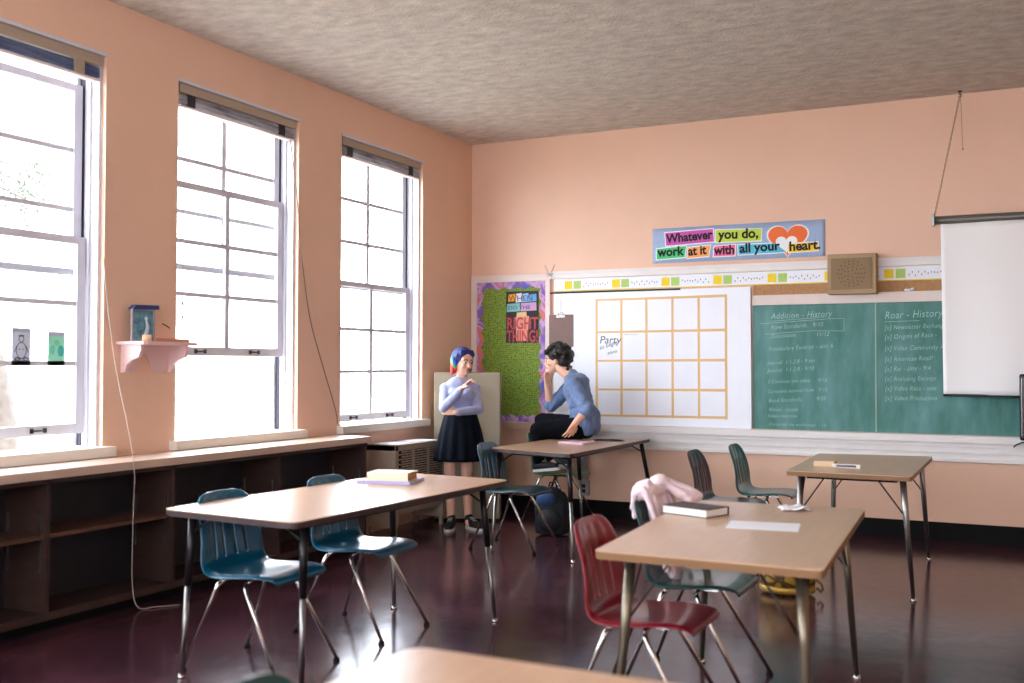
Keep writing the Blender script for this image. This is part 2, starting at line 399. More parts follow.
def sash(name, x0, x1, y0, y1, z0, z1, rows, cols, win, top=.05, bot=.05, st=.05, lift=False):
    f_ = MB(); f_.box(x0, x1, y0, y0+st, z0, z1, .003); f_.box(x0, x1, y1-st, y1, z0, z1, .003)
    f_.box(x0, x1, y0+st, y1-st, z0, z0+bot, .003); f_.box(x0, x1, y0+st, y1-st, z1-top, z1, .003)
    iz0, iz1, iy0, iy1 = z0+bot, z1-top, y0+st, y1-st
    for k in range(1, rows): z = iz0+(iz1-iz0)*k/rows; f_.box(x0+.006, x1-.006, iy0, iy1, z-.014, z+.014)
    for k in range(1, cols): y = iy0+(iy1-iy0)*k/cols; f_.box(x0+.008, x1-.008, y-.021, y+.021, iz0, iz1)
    fo = f_.build(name, M['sashpaint'], win)
    MB().box((x0+x1)/2-.002, (x0+x1)/2+.002, iy0, iy1, iz0, iz1).build('glass_pane', M['glass'], fo)
    if lift:
        for q in (.27, .73):
            y = y0+(y1-y0)*q
            l = MB(); l.tube([(x1+.012, y-.045, z0+bot*.5), (x1+.012, y+.045, z0+bot*.5)], .005, 8)
            l.box(x1, x1+.014, y-.052, y-.036, z0+bot*.28, z0+bot*.72); l.box(x1, x1+.014, y+.036, y+.052, z0+bot*.28, z0+bot*.72)
            tag(l.build('sash_lift', M['darksteel'], fo), 'dark metal pull')
    return fo
LOWRAISE = [.0, .53, .06, 0, 0, 0]; UPDROP = [0, 0, .11, 0, 0, 0]
for i, (a, b) in enumerate(WINS):
    cas = MB()                                         # casing bead, white jambs, head, blind stops
    cas.box(-.20, -.045, a-.0, a+.016, WZ0, WZ1, 0); cas.box(-.20, -.045, b-.016, b, WZ0, WZ1, 0)
    cas.box(-.20, -.045, a, b, WZ1-.016, WZ1, 0)
    cas.box(-.05, -.032, a, a+.022, WZ0, WZ1, .003); cas.box(-.05, -.032, b-.022, b, WZ0, WZ1, .003); cas.box(-.02, .008, a-.004, b+.004, WZ1-.004, WZ1+.016, .003)
    cas.box(-.118, -.10, a+.016, a+.03, WZ0, WZ1-.016); cas.box(-.118, -.10, b-.03, b-.016, WZ0, WZ1-.016)
    cas.box(-TW-.02, -.19, a, a+.05, WZ0, WZ1); cas.box(-TW-.02, -.19, b-.05, b, WZ0, WZ1); cas.box(-TW-.02, -.19, a, b, WZ1-.05, WZ1)
    wo = structure(cas.build('window_%d' % (i+1), M['sashpaint']))
    MB().box(-TW, .065, a-.05, b+.05, WZ0-.05, WZ0+.012, .006).build('window_sill', M['offwhite'], wo)
    y0, y1 = a+.02, b-.032
    lr, ud = LOWRAISE[i], UPDROP[i]
    sash('lower_sash', -.155, -.12, y0, y1, .93+lr, 2.10+lr, 3, 2, wo, .045, .06, .06, True)
    sash('upper_sash', -.195, -.16, y0, y1, 2.04-ud, 3.19-ud, 3, 2, wo, .045, .04, .06)
    g = MB().box(-.198, -.157, a+.016, a+.024, WZ0, WZ1-.05); g.box(-.198, -.157, b-.024, b-.016, WZ0, WZ1-.05)
    tag(g.build('sash_track', M['blindtape'], wo), 'dark sash channel')
    portal((a+b)/2)

# blinds drawn up at the window heads
for i, (a, b) in enumerate(WINS[:3]):
    blue = i == 2
    bl = empty('venetian_blind', (-.04, (a+b)/2, 3.246)); hw = (b-a)/2-.024
    MB().box(-.035, .03, -hw, hw, -.062, -.003, .003).build('headrail', M['blindbeige'], bl)
    st = MB()
    for k in range(8): st.box(-.028, .024, -hw+.01, hw-.01, -.072-.0085*k-.004, -.072-.0085*k)
    st.build('slat_stack', M['blindblue'] if blue else M['blindslat'], bl)
    for y in (-hw+.11, hw-.16):
        MB().box(-.03, .027, y-.035, y+.035, -.142, -.064).build('ladder_tape', M['blindtape'] if not blue else M['blindbeige'], bl)
    MB().box(-.03, .026, -hw+.01, hw-.01, -.156, -.143, .002).build('bottom_rail', M['whitewood'], bl)
    tag(bl, ['raised venetian blind at the top of the window nearest the back corner',
             'raised venetian blind at the top of the middle window beside the small shelf',
             'raised navy venetian blind at the top of the leftmost window with taped drawings'][i], 'blind', 'raised window blinds')
# pull cords with tassels
for (y, zt, z0, lab) in ((-3.90, 3.10, 1.70, 'thin pull cord with two dark tassels in the middle window'), (-2.12, 3.10, 1.56, 'thin pull cord with two dark tassels in the window nearest the corner')):
    e = empty('blind_cord', (-.03, y, zt))
    MB().tube([(0, 0, 0), (0, .003, z0+.1-zt), ], .0015, 6).build('cord', M['cord'], e)
    for dz in (.09, 0):
        MB().tube([(0, 0, z0+dz-zt+.03), (0, 0, z0+dz-zt)], [.003, .009], 8).build('tassel', M['darksteel'], e)
    tag(e, lab, 'cord')
def ctube(name, pts, rad, m, label, cat, sub=12):
    P = []; n = len(pts); V = [Vector(p) for p in pts]
    for i in range(n-1):
        p0 = V[max(i-1, 0)]; p1 = V[i]; p2 = V[i+1]; p3 = V[min(i+2, n-1)]
        for k in range(sub):
            t = k/sub
            P.append(.5*((2*p1)+(p2-p0)*t+(2*p0-5*p1+4*p2-p3)*t*t+(3*p1-p0-3*p2+p3)*t**3))
    P.append(V[-1])
    o = MB().tube(P, rad, 8).build(name, m)
    return tag(o, label, cat) if label else o
ctube('window_cord', [(-.02, -4.60, 3.05), (.012, -4.60, 2.5), (.02, -4.60, 2.05), (.16, -4.64, 1.45), (.372, -4.69, .875), (.378, -4.69, .55), (.376, -4.69, .17), (.39, -4.66, .02), (.44, -4.57, .008), (.52, -4.47, .006)], .0024, M['cord'], 'pale cord hanging from the left window over the counter down to the floor', 'cord')
ctube('slack_cord', [(-.03, -2.80, 3.09), (.012, -2.76, 2.6), (.012, -2.735, 2.34), (.012, -2.69, 2.12), (.012, -2.60, 1.75), (.012, -2.46, 1.44), (.012, -2.27, 1.05), (.012, -2.24, .93)], .004, M['cordb'], 'thin brown cord slanting down the wall between the middle and far windows', 'cord')

# papers taped on the window
for (y0, y1, z0, z1, m, lab) in ((-5.10, -4.98, 1.392, 1.60, flat('pale_blue_drawing', (206, 216, 236)), 'pale blue sheet with an ink drawing taped inside the left window'), (-4.862, -4.745, 1.392, 1.585, flat('green_drawing', (150, 226, 196)), 'mint green sheet taped inside the left window')):
    e = empty('taped_drawing', (-.128, y0, z0))
    MB().box(0, .002, 0, y1-y0, 0, z1-z0).build('sheet', m, e)
    if 'ink' in lab:
        d = MB(); cy = (y1-y0)/2
        def ring(cy_, cz_, ry, rz, th=.0022):
            d.tube([(.003, cy_+ry*math.cos(t*PI/9), cz_+rz*math.sin(t*PI/9)) for t in range(19)], th, 5)
        ring(cy, .150, .016, .018); ring(cy, .085, .032, .045); d.box(.002, .004, cy-.016, cy+.016, .163, .172)
        for s_ in (-1, 1):
            ring(cy+s_*.026, .036, .014, .009, .004); d.tube([(.003, cy+s_*.03, .11), (.003, cy+s_*.045, .075)], .002, 5)
            d.sphere((.003, cy+s_*.012, .092), (.001, .005, .004))
        tag(d.build('ink_figure', M['inkgrey'], e), 'black ink outline of a seated figure')
    else:
        d = MB(); d.sphere((.002, .088, .085), (.0015, .022, .034)); tag(d.build('painted_spot', flat('teal_paint', (60, 180, 170)), e), 'darker teal painted oval')
        d = MB(); d.sphere((.002, .03, .09), (.001, .018, .028)); d.sphere((.002, .06, .13), (.001, .02, .018)); tag(d.build('painted_patch', flat('green_paint', (110, 214, 176)), e), 'green paint patches')
    MB().box(.001, .003, .004, y1-y0-.004, z1-z0-.02, z1-z0+.004).build('tape', flat('tape_grey', (176, 180, 200)), e)
    tag(e, lab, 'drawing')

# bookcase under the windows and its worktop
def bookcase():
    e = empty('bookcase', (0, -5.2, 0)); D = .345; y0, y1 = -7.6, -2.305; oy = 5.2
    def B(name, m, *bx):
        b = MB()
        for q in bx: b.box(q[0], q[1], q[2]+oy, q[3]+oy, q[4], q[5])
        return b.build(name, m, e)
    B('back_panel', M['navywood'], (.004, .02, y0, y1, .08, .80))
    B('base', M['darkwood'], (.02, D-.005, y0, y1, .06, .10)); B('toe_kick', M['black'], (.02, D-.06, y0, y1, 0, .06))
    for y in (-7.59, -6.27, -5.235, -4.345, -3.36, -2.33):
        B('divider', M['darkwood'], (.02, D, y-.011, y+.011, .10, .80))
    for (a, b) in ((-7.58, -6.28), (-6.26, -5.246), (-5.224, -4.356), (-4.334, -3.371)):
        B('shelf', M['darkwood_edge'], (.02, D-.015, a, b, .485, .505))
    B('shelf', M['darkwood_edge'], (.02, D-.015, -3.349, -2.341, .40, .42))
    for y in (-6.27, -5.235, -4.345, -3.36, -2.33):
        for x in (.05, .295):
            tag(B('shelf_standard', M['steel'], (x-.006, x+.006, y-.017, y-.0115, .30, .61)), 'thin pale metal strip')
    B('fascia', M['darkwood'], (D-.02, D, y0, y1, .775, .80))
    tag(e, 'long dark wooden open bookcase built in under the windows', 'bookcase')
bookcase()
tag(MB().box(.002, .372, -7.6, -2.29, .80, .848, .006).build('countertop', M['countertop']), 'long pale wood counter running under the windows', 'countertop')

# radiator cabinet
def radiator():
    e = empty('radiator_cover', (.16, -1.45, 0)); X0, X1, Y0, Y1, Z0, Z1 = -.15, .16, -.42, .40, .07, .745
    b = MB(); b.box(X0+.01, X1-.024, Y0+.01, Y1-.01, Z0+.10, Z1-.06); b.box(X0, X1, Y0, Y0+.05, Z0, Z1); b.box(X0, X1, Y1-.05, Y1, Z0, Z1)
    b.box(X0, X1, Y0, Y1, Z1-.05, Z1, .004); b.box(X0, X1, Y0+.05, Y1-.05, Z0+.13, Z0+.17)
    b.build('casing', M['radiator'], e)
    MB().box(X1-.022, X1-.012, Y0+.05, Y1-.05, Z0+.17, Z1-.05).build('grille_shadow', M['black'], e)
    g = MB()
    nr = 22
    for k in range(nr):
        z = Z0+.18+(Z1-.05-Z0-.18)*(k+.5)/nr
        for j in range(6):
            ya = Y0+.05+j*.12; off = .06 if k % 2 else 0
            g.box(X1-.016, X1-.004, max(Y0+.05, ya+off-.004), min(Y1-.05, ya+off+.10), z-.0075, z+.004)
    for j in range(1, 3): yy = Y0+.05+.72*j/3; g.box(X1-.015, X1-.002, yy-.012, yy+.012, Z0+.17, Z1-.05)
    tag(g.build('grille', M['radiator'], e), 'slotted metal grille')
    for y in (Y0+.02, Y1-.05):
        for x in (X0+.01, X1-.04): MB().box(x, x+.03, y, y+.03, 0, Z0+.01).build('foot', M['radiator'], e)
    tag(e, 'beige metal radiator cabinet with slotted grille below the far window', 'radiator')
radiator()
for (x, y, rz, z, wx, wy, lab) in ((.15, -1.66, .12, .7455, .22, .30, 'white sheets lying on the radiator cabinet, nearer the counter'), (.17, -1.30, -.2, .7455, .21, .28, 'white sheet lying on the radiator cabinet, nearer the woman')):
    b = MB()
    for k in range(3): b.box(-wx/2+k*.006, wx/2+k*.004, -wy/2+k*.01, wy/2-k*.008, .0012*k+.0002, .0012*k+.0012)
    o = b.build('paper_stack', M['paper']); o.location = (x, y, z); o.rotation_euler = (0, 0, rz)
    tag(o, lab, 'papers')

# filing cabinet in the corner
e = empty('filing_cabinet', (.347, -.695, 0), math.radians(25))
MB().box(-.30, .30, -.13, .13, .02, 1.335, .008).build('carcass', M['greyfile'], e)
MB().box(-.29, .29, -.12, .12, 0, .03).build('plinth', M['black'], e)
for s_ in (-1, 1):
    d = MB().box(min(s_*.294, s_*.003), max(s_*.294, s_*.003), -.144, -.128, .05, 1.315, .004).build('door', M['greyfile'], e)
    MB().box(min(s_*.02, s_*.035), max(s_*.02, s_*.035), -.158, -.143, .70, .82, .003).build('handle', M['steel'], d)
tag(e, 'shallow beige metal cabinet angled in the corner behind the woman', 'cabinet')

# ------------------------------------------------------------------ back wall fittings
def wallbox(name, m, x0, x1, z0, z1, d, parent=None, y0=0, bev=.003, label=None):
    o = MB().box(x0, x1, -y0-d, -y0-.0005, z0, z1, bev).build(name, m, parent)
    if label: o['label'] = label
    return o
def at(e): return e.location
# green bulletin board
e = empty('bulletin_board', (.44, 0, .82))
def rel(x, z): return x-.44, z-.82
b = MB(); b.box(-.43, .425, -.03, -.001, 1.39, 1.46, .004); b.box(-.43, -.37, -.03, -.001, .04, 1.39, .004); b.box(.375, .425, -.03, -.001, .04, 1.39, .004)
b.build('frame', M['whitewood'], e)
MB().box(-.43, .43, -.05, -.001, -.03, .035, .004).build('bottom_rail', M['countertop'], e)
MB().box(-.37, .375, -.012, -.001, .035, 1.39).build('backing', M['dots'], e)
def wavy(pts):
    m_ = MB()
    return m_
bd = MB()
def scallop(p, q, wd, n_):
    L_ = []; 
    for k in range(n_*6+1):
        t = k/(n_*6); a_ = .5*wd+.35*wd*abs(math.sin(PI*t*n_))
        L_.append((p[0]+(q[0]-p[0])*t, p[1]+(q[1]-p[1])*t, a_))
    return L_
def scallop_strip(p, q, inward, n_):
    L_ = scallop(p, q, .085, n_)
    vs = [(a_, c_) for a_, c_, _ in L_]+[(a_+inward[0]*w_, c_+inward[1]*w_) for a_, c_, w_ in reversed(L_)]
    bd.prism(vs, -.0155, -.0125, 'y')
scallop_strip((-.37, 1.39), (.375, 1.39), (0, -1), 5); scallop_strip((-.37, .035), (-.37, 1.33), (1, 0), 9)
scallop_strip((.375, .035), (.375, 1.33), (-1, 0), 9); scallop_strip((-.30, .035), (.31, .035), (0, 1), 5)
tag(bd.build('scalloped_border', M['border'], e), 'purple, blue and orange scalloped paper border')
tag(e, 'bulletin board covered in dotted green paper with a colourful scalloped border', 'bulletin board')
# poster on it
e = empty('poster', (.565, -.017, 1.617))
b = MB().box(-.172, .172, -.003, 0, 0, .50); b.build('sheet', flat('poster_black', (40, 32, 38)), e)
tiles = [(-.15, -.07, .40, .475, (224, 168, 40)), (-.068, .0, .39, .482, (226, 222, 226)), (.002, .072, .392, .48, (150, 190, 226)), (.074, .155, .395, .47, (96, 160, 214)),
         (-.165, -.02, .30, .385, (120, 190, 186)), (-.016, .155, .305, .39, (200, 160, 200)), (-.06, .05, .25, .30, (222, 196, 130))]
for k, (a_, b_, c_, d_, col) in enumerate(tiles):
    MB().prism([(a_, c_), (b_, c_+.006), (b_-.004, d_), (a_+.004, d_-.006)], -.0045, -.003, 'y').build('colour_tile', flat('tile%d' % k, col), e)
b = MB(); b.prism([(-.06, .02), (.06, .02), (.075, .26), (-.07, .25)], -.0042, -.003, 'y'); b.build('colour_tile', flat('poster_peach', (222, 150, 130)), e)
text('W', .085, (-.145, -.0056, .405), flat('dark_orange', (176, 96, 20)), e, off=.002)
text('HEN', .075, (-.056, -.0056, .405), flat('poster_blue_ink', (70, 100, 160)), e, off=.001, sx=1.15)
text('DO THE', .05, (-.15, -.0056, .325), flat('poster_violet_ink', (120, 84, 150)), e, off=.001, sx=1.3)
tag(text('RIGHT', .16, (-.165, -.0056, .135), flat('poster_red', (190, 70, 76)), e, off=.003, sx=.72), 'red capital letters')
tag(text('THING!', .16, (-.165, -.0056, .01), flat('poster_red', (190, 70, 76)), e, off=.003, sx=.63), 'red capital letters')
tag(e, 'small collage poster with red capital letters pinned on the green bulletin board', 'poster')

# top rail, letter strip, cork strip
o = MB(); o.box(.865, 5.6, -.034, -.001, 2.222, 2.285, .004); o.box(.865, 5.6, -.044, -.001, 2.268, 2.292, .004)
structure(o.build('trim_1', M['white'])); 
e = empty('alphabet_strip', (.90, 0, 2.10))
st_ = MB().box(0, 4.6, -.014, -.001, .002, .118)
x = .112; k = 0
while x < 4.4:
    tag(MB().box(x, x+.075, -.0165, -.0142, .022, .098).build('picture_card', flat('card_yellow', (240, 210, 40)), e), 'yellow picture square')
    tag(MB().box(x+.09, x+.165, -.0165, -.0142, .022, .098).build('picture_card', flat('card_green', (176, 206, 112)), e), 'green picture square')
    for j in range(11):
        xx = x+.19+j*.024; zz = .04+.03*abs(math.sin(j*1.7+k))
        st_.box(xx, xx+.007, -.0155, -.0135, zz-.006, zz+.007, 0, 2 if (j+k) % 4 == 0 else 1)
    x += .478; k += 1
st_.build('strip', [M['paper'], flat('print_blue', (86, 100, 130)), flat('print_red', (190, 60, 90))], e)
tag(MB().box(0, 4.6, -.0165, -.0142, .002, .010).build('lower_line', flat('strip_yellow', (236, 206, 40)), e), 'yellow lower line')
tag(e, 'long printed letter strip with yellow and green squares above the boards', 'wall strip')
tag(MB().box(2.80, 5.6, -.012, -.001, 2.01, 2.102).build('cork_strip', M['cork']), 'narrow brown cork strip between the letter strip and the chalkboard', 'cork strip')
# white card panel with taped grid
e = empty('card_panel', (.90, 0, .845))
MB().prism([(0, .012), (1.885, .009), (1.878, 1.245), (.01, 1.24)], -.034, -.0145, 'y').build('sheet', M['panel'], e)
tag(MB().box(-.03, 1.25, -.045, -.034, 1.235, 1.25).build('top_batten', M['darksteel'], e), 'thin dark strip along the top edge')
vx = [.446, .69, .932, 1.178, 1.42, 1.665]; zs = [.095, .335, .60, .865, 1.165]
for k, vx_ in enumerate(vx): MB().prism([(vx_-.011, .085), (vx_+.011, .085), (vx_+.008, 1.172), (vx_-.014, 1.162)], -.0352, -.034, 'y').build('grid_tape', M['tape'], e)
for k, z_ in enumerate(zs): MB().prism([(.436, z_-.010), (1.675, z_-.010+.004), (1.672, z_+.012+.006), (.432, z_+.008)], -.0366, -.0354, 'y').build('grid_tape', M['tape'], e)
sh = MB()
for i_ in range(5):
    for j_ in range(4):
        sh.box(vx[i_]+.018, vx[i_+1]-.018, -.0349, -.0341, zs[j_]+.018, zs[j_+1]-.018)
sh.build('grid_paper', M['paper'], e)
t1 = [text('Party', .10, (.47, -.0352, .76), M['inkgrey'], e, shear=.2), text('to begin', .055, (.475, -.0352, .70), M['inkgrey'], e, shear=.3, rot=(PI/2, -.3, 0)), text('soon', .05, (.55, -.0352, .655), M['inkgrey'], e, shear=.3, rot=(PI/2, -.2, 0))]
prune_join(t1, 'handwriting', e)
text('----- -- ---', .035, (.71, -.0352, .832), M['inkgrey'], e, name='small_note')
tag(e, 'large white card panel divided into a grid by tan masking tape', 'panel')

# clipboard on a hook
e = empty('clipboard', (.985, -.036, 1.575))
MB().box(-.124, .124, -.006, 0, 0, .305, .002).build('board', M['clip'], e)
c_ = MB().box(-.04, .04, -.014, -.006, .275, .30, .003); c_.tube([(-.03, -.012, .30), (-.02, -.014, .325), (.02, -.014, .325), (.03, -.012, .30)], .004, 8)
c_.build('clip', M['chrome'], e)
MB().tube([(0, -.008, .32), (.0, -.008, .45)], .0018, 6).build('string', M['cordb'], e)
tag(e, 'brown clipboard with a metal clip hanging on the white panel', 'clipboard')
e = MB()
for s_ in (-1, 1):
    e.tube([(0, 0, 0), (s_*.03, -.004, .05), (s_*.05, -.002, .095)], .004, 6); e.tube([(0, 0, 0), (s_*.02, -.01, -.02), (s_*.035, -.006, .015), (0, 0, 0)], .004, 6)
e.sphere((0, -.003, 0), .012)
o = e.build('ribbon_bow', flat('ribbon_grey', (188, 170, 164))); o.location = (.872, -.052, 2.26)
tag(o, 'tiny pale ribbon bow fixed on the top rail over the clipboard', 'bow')

# chalkboard
e = empty('chalkboard', (3.9, 0, .857))
MB().box(-1.105, 1.70, -.016, -.001, 0, 1.07).build('slate', M['board'], e)
MB().box(-1.105, 1.70, -.034, -.001, 1.068, 1.155, .004).build('top_frame', M['whitewood'], e)
MB().box(-.095, -.083, -.0205, -.016, 0, 1.068).build('joint_strip', flat('joint', (150, 176, 160)), e)
wr = []
def chalk(tx, x_, z_, s_, sl=0, sx=1.0):
    wr.append(text(tx, s_*.86, (x_-3.9, -.0168, z_-.857), M['chalk'], e, shear=.25, rot=(PI/2, -sl, 0), ext=.0003, off=-.0006, sx=sx, spacing=1.1))
L0 = [('Addition - History', 2.95, 1.805, .085, .03), ('New Standards   9/10', 2.95, 1.715, .062, .05), ('Discussion', 2.95, 1.64, .062, .05), ('11/12', 3.33, 1.655, .06, 0),
      ('Vocabulary Excerpt - unit 6', 2.93, 1.53, .06, .05), ('Journal  1.1.2.8 - 9 am', 2.92, 1.41, .055, .06), ('Journal  1.1.2 8 - 9/10', 2.92, 1.345, .055, .06),
      ('2 Continue the video     9/16', 2.92, 1.25, .052, .04), ('Complete journal form   9/18', 2.92, 1.165, .052, .05), ('Read Standards         9/20', 2.93, 1.085, .056, .06),
      ('Notes - pages', 2.93, 1.01, .055, .03), ('Video response', 2.92, .955, .05, .03), ('Complete the worksheet  - 19', 2.93, .888, .048, 0)]
for t_ in L0: chalk(*t_, sx=.84)
L1 = [('Roar - History', 3.88, 1.79, .10, .03), ('[x] Newsletter Exchange', 3.88, 1.70, .062, .03), ('[x] Origins of Race -', 3.88, 1.62, .064, .05), ('[x] Video Community America', 3.88, 1.53, .062, .02),
      ('[x] American Road!', 3.88, 1.44, .062, .03), ('[x] Rei - ality - 9/4', 3.88, 1.36, .062, .03), ('[x] Analyzing Excerpt', 3.88, 1.28, .06, .02), ('[x] Video Race - unit', 3.88, 1.20, .062, .02), ('[x] Video Production', 3.88, 1.12, .062, .02)]
for t_ in L1: chalk(*t_, sx=.78)
prune_join(wr, 'chalk_writing', e)
ln = MB()
def line(x0_, z0_, x1_, z1_): ln.tube([(x0_-3.9, -.017, z0_-.857), (x1_-3.9, -.017, z1_-.857)], .0018, 5)
line(2.86, 1.765, 3.46, 1.80); line(3.46, 1.80, 3.56, 1.80); line(3.56, 1.80, 3.56, 1.695); line(2.9, 1.675, 3.3, 1.70); line(3.3, 1.70, 3.56, 1.695); line(3.88, 1.765, 4.15, 1.772); line(2.93, 1.785, 3.42, 1.815)
ln.build('chalk_line', M['chalk'], e)
tag(e, 'long green chalkboard covered in faint chalk handwriting', 'chalkboard')
# tray
e = empty('chalk_tray', (3.2, 0, .74))
b = MB(); b.box(-2.3, 2.4, -.075, -.001, .052, .112, .005); b.box(-2.3, 2.4, -.05, -.001, .02, .052); b.box(-2.3, 2.4, -.035, -.001, -.03, .02, .003); b.box(-2.3, 2.4, -.022, -.001, -.075, -.03, .003)
b.box(-2.3, 2.4, -.034, -.001, -.10, -.072, .003)
b.build('ledge', M['white'], e); 
tag(e, 'long white wooden chalk tray running below the boards', 'chalk tray')
# outlet and conduit
e = empty('wall_outlet', (1.215, 0, .25))
MB().box(-.05, .05, -.045, -.001, -.06, .075, .006).build('box', M['outlet'], e)
MB().box(-.028, .028, -.034, -.001, .075, .39, .003).build('conduit', M['outlet'], e)
b = MB(); b.box(-.022, .022, -.048, -.0445, .012, .045); b.box(-.022, .022, -.048, -.0445, -.035, -.002); b.build('socket', M['ink'], e)
tag(e, 'grey power outlet box with a conduit on the wall under the white panel', 'outlet')

# loudspeaker box
e = empty('wall_speaker', (3.635, -.015, 1.995))
MB().box(-.185, .20, -.15, 0, 0, .33, .006).build('cabinet', M['tan'], e)
g = MB().box(-.155, .17, -.156, -.15, .035, .295, .003)
for rr_ in (.03, .055, .08, .105):
    n_ = int(rr_*180)
    for k in range(n_):
        a_ = 2*PI*k/n_; g.box(.008+rr_*math.cos(a_)-.006, .008+rr_*math.cos(a_)+.006, -.1585, -.156, .165+rr_*math.sin(a_)-.005, .165+rr_*math.sin(a_)+.005, 0, 1)
tag(g.build('front_panel', [M['tan2'], flat('grille_dark', (96, 76, 54))], e), 'darker square front with a round pattern of holes')
tag(e, 'square tan wooden loudspeaker box standing over the chalkboard', 'loudspeaker')
b = MB()
for k, (x_, z_) in enumerate(((4.05, 0), (4.075, .0), (4.10, .006))): b.sphere((x_-4.07, 0, z_), (.016, .012, .012))
o = b.build('crumpled_paper', M['paper']); o.location = (4.07, -.03, 2.022); tag(o, 'tiny crumpled white paper on top of the chalkboard frame right of the loudspeaker', 'paper')

# pull-down screen on chains
e = empty('projection_screen', (5.4, -.15, 2.56))
MB().tube([(-1.12, 0, 0), (1.0, 0, 0)], .034, 16).build('roller_case', mat('case_grey', (98, 92, 86), .4, .4), e)
MB().box(-1.14, -1.12, -.04, .04, -.045, .05, .004).build('end_cap', M['steel'], e)
def scr(u_, v_):
    return Vector((-1.07+u_*2.05+.012*(v_-.5), -.012+.012*math.sin(u_*9+v_*2)*(v_)**1.2+.006*math.sin(u_*23), -.03-1.352*v_))
sc_ = MB().grid(scr, 60, 30).build('fabric', M['screenw'], e); q = sc_.modifiers.new('s', 'SOLIDIFY'); q.thickness = .0012
MB().tube([(-1.065, -.012, -1.387), (.985, -.012, -1.387)], .010, 10).build('bottom_bar', M['darksteel'], e)
tag(e, 'white pull-down projection screen hanging in front of the chalkboard', 'projection screen')
# chain
e = empty('ceiling_chain', (4.468, -.09, 3.59))
ch = MB(); p0 = Vector((0, 0, -.03)); p1 = Vector((-.19, -.06, -1.0)); n_ = 46
for k in range(n_):
    c_ = p0.lerp(p1, (k+.5)/n_); d_ = (p1-p0).normalized(); s_ = Vector((0, 1, 0)) if k % 2 else d_.cross(Vector((0, 1, 0))).normalized()
    hl = .0135; pts = [c_+d_*hl*math.cos(a_)+s_*.006*math.sin(a_) for a_ in [2*PI*t/8 for t in range(9)]]
    ch.tube(pts, .0017, 5, caps=False)
ch.build('chain', mat('chain_brass', (92, 70, 52), .4, .7), e)
hk = MB(); hk.lathe([(.018, 0), (.018, -.006), (.004, -.008), (.004, -.03)], 12); hk.tube([(0, 0, -.02), (.012, 0, -.03), (.008, 0, -.045), (-.006, 0, -.045)], .003, 6)
hk.build('ceiling_hook', M['darksteel'], e)
MB().tube([(.004, 0, -.03), (.012, 0, -.25), (.018, 0, -.46)], .0018, 6).build('loose_end', M['cordb'], e)
MB().sphere((.018, 0, -.465), .007).build('bead', M['cordb'], e)
tag(e, 'thin chain hanging from a ceiling hook to the projection screen end', 'chain')

# black monitor at the right edge, with its cable
e = empty('monitor', (5.172, -.34, 0))
MB().box(-.295, .30, -.018, .018, .845, 1.345, .022).build('bezel', M['blackgloss'], e)
tag(MB().box(-.26, .265, -.020, -.0175, .88, 1.31).build('display', mat('dark_display', (16, 18, 22), .1), e), 'dark switched-off display')
tag(MB().box(-.282, -.278, -.0202, -.0185, .88, 1.31).build('side_line', M['steel'], e), 'thin light line along the edge')
MB().tube([(0, .03, .03), (0, .03, 1.1)], .022, 12).build('pole', M['black'], e)
MB().box(-.12, .28, -.16, .16, 0, .03, .008).build('base', M['black'], e)
tag(e, 'black round-cornered monitor cut off by the right edge in front of the chalkboard', 'monitor')
ctube('power_cable', [(4.83, -.088, .775), (4.86, -.09, .80), (4.92, -.085, .82), (5.05, -.08, .83), (5.2, -.082, .82)], .005, M['black'], 'short black cable on the chalk tray beside the monitor', 'cable')

# banner
e = empty('banner', (1.88, 0, 2.33))
def bsheet(u_, v_):
    return Vector((u_*1.527, -.004-.003*abs(math.sin(u_*PI*3)), v_*.315+.004*math.sin(u_*4)*0))
o = MB().grid(bsheet, 48, 4).build('sheet', mat('denim_blue_print', (160, 180, 212), .75, var=.10, scale=40, stretch=(4, 1, .6)), e)
q = o.modifiers.new('s', 'SOLIDIFY'); q.thickness = .001
def patch(pts, col, nm, y_=-.0095):
    cx_ = sum(p[0] for p in pts)/len(pts); cz_ = sum(p[1] for p in pts)/len(pts)
    big = [(cx_+(p[0]-cx_)*1.0+math.copysign(.008, p[0]-cx_), cz_+math.copysign(.008, p[1]-cz_)+(p[1]-cz_)) for p in pts]
    MB().prism(big, y_, y_+.001, 'y').build('patch_border', flat('patch_white', (238, 238, 238)), e)
    MB().prism(pts, y_-.0012, y_, 'y').build('word_patch', flat(nm, col), e)
# coordinates in metres from the banner's lower left corner
patch([(.13, .155), (.57, .172), (.56, .285), (.12, .272)], (196, 84, 170), 'magenta')
patch([(.59, .165), (.985, .16), (.99, .262), (.585, .272)], (192, 214, 70), 'lime')
patch([(.04, .035), (.30, .045), (.315, .145), (.04, .130)], (70, 196, 120), 'green_patch')
patch([(.325, .035), (.52, .045), (.535, .140), (.335, .128)], (246, 164, 92), 'orange_patch')
patch([(.565, .040), (.755, .04), (.76, .135), (.575, .128)], (240, 110, 160), 'pink_patch')
patch([(.79, .045), (1.19, .05), (1.195, .128), (.785, .132)], (92, 196, 220), 'aqua_patch')
hb = MB()
def heart(sc, cx_, cz_):
    return [(cx_+sc*(16*math.sin(t)**3)/17*1.15, cz_+sc*(13*math.cos(t)-5*math.cos(2*t)-2*math.cos(3*t)-math.cos(4*t))/17) for t in [2*PI*k/40 for k in range(40)]]
MB().prism(heart(.168, 1.215, .165), -.0085, -.0075, 'y').build('patch_border', flat('patch_white', (238, 238, 238)), e)
MB().prism(heart(.155, 1.215, .165), -.0098, -.0085, 'y').build('heart', flat('heart_orange', (240, 112, 50)), e)
MB().prism(heart(.085, 1.205, .125), -.0108, -.0098, 'y').build('heart_centre', flat('patch_white', (238, 238, 238)), e)
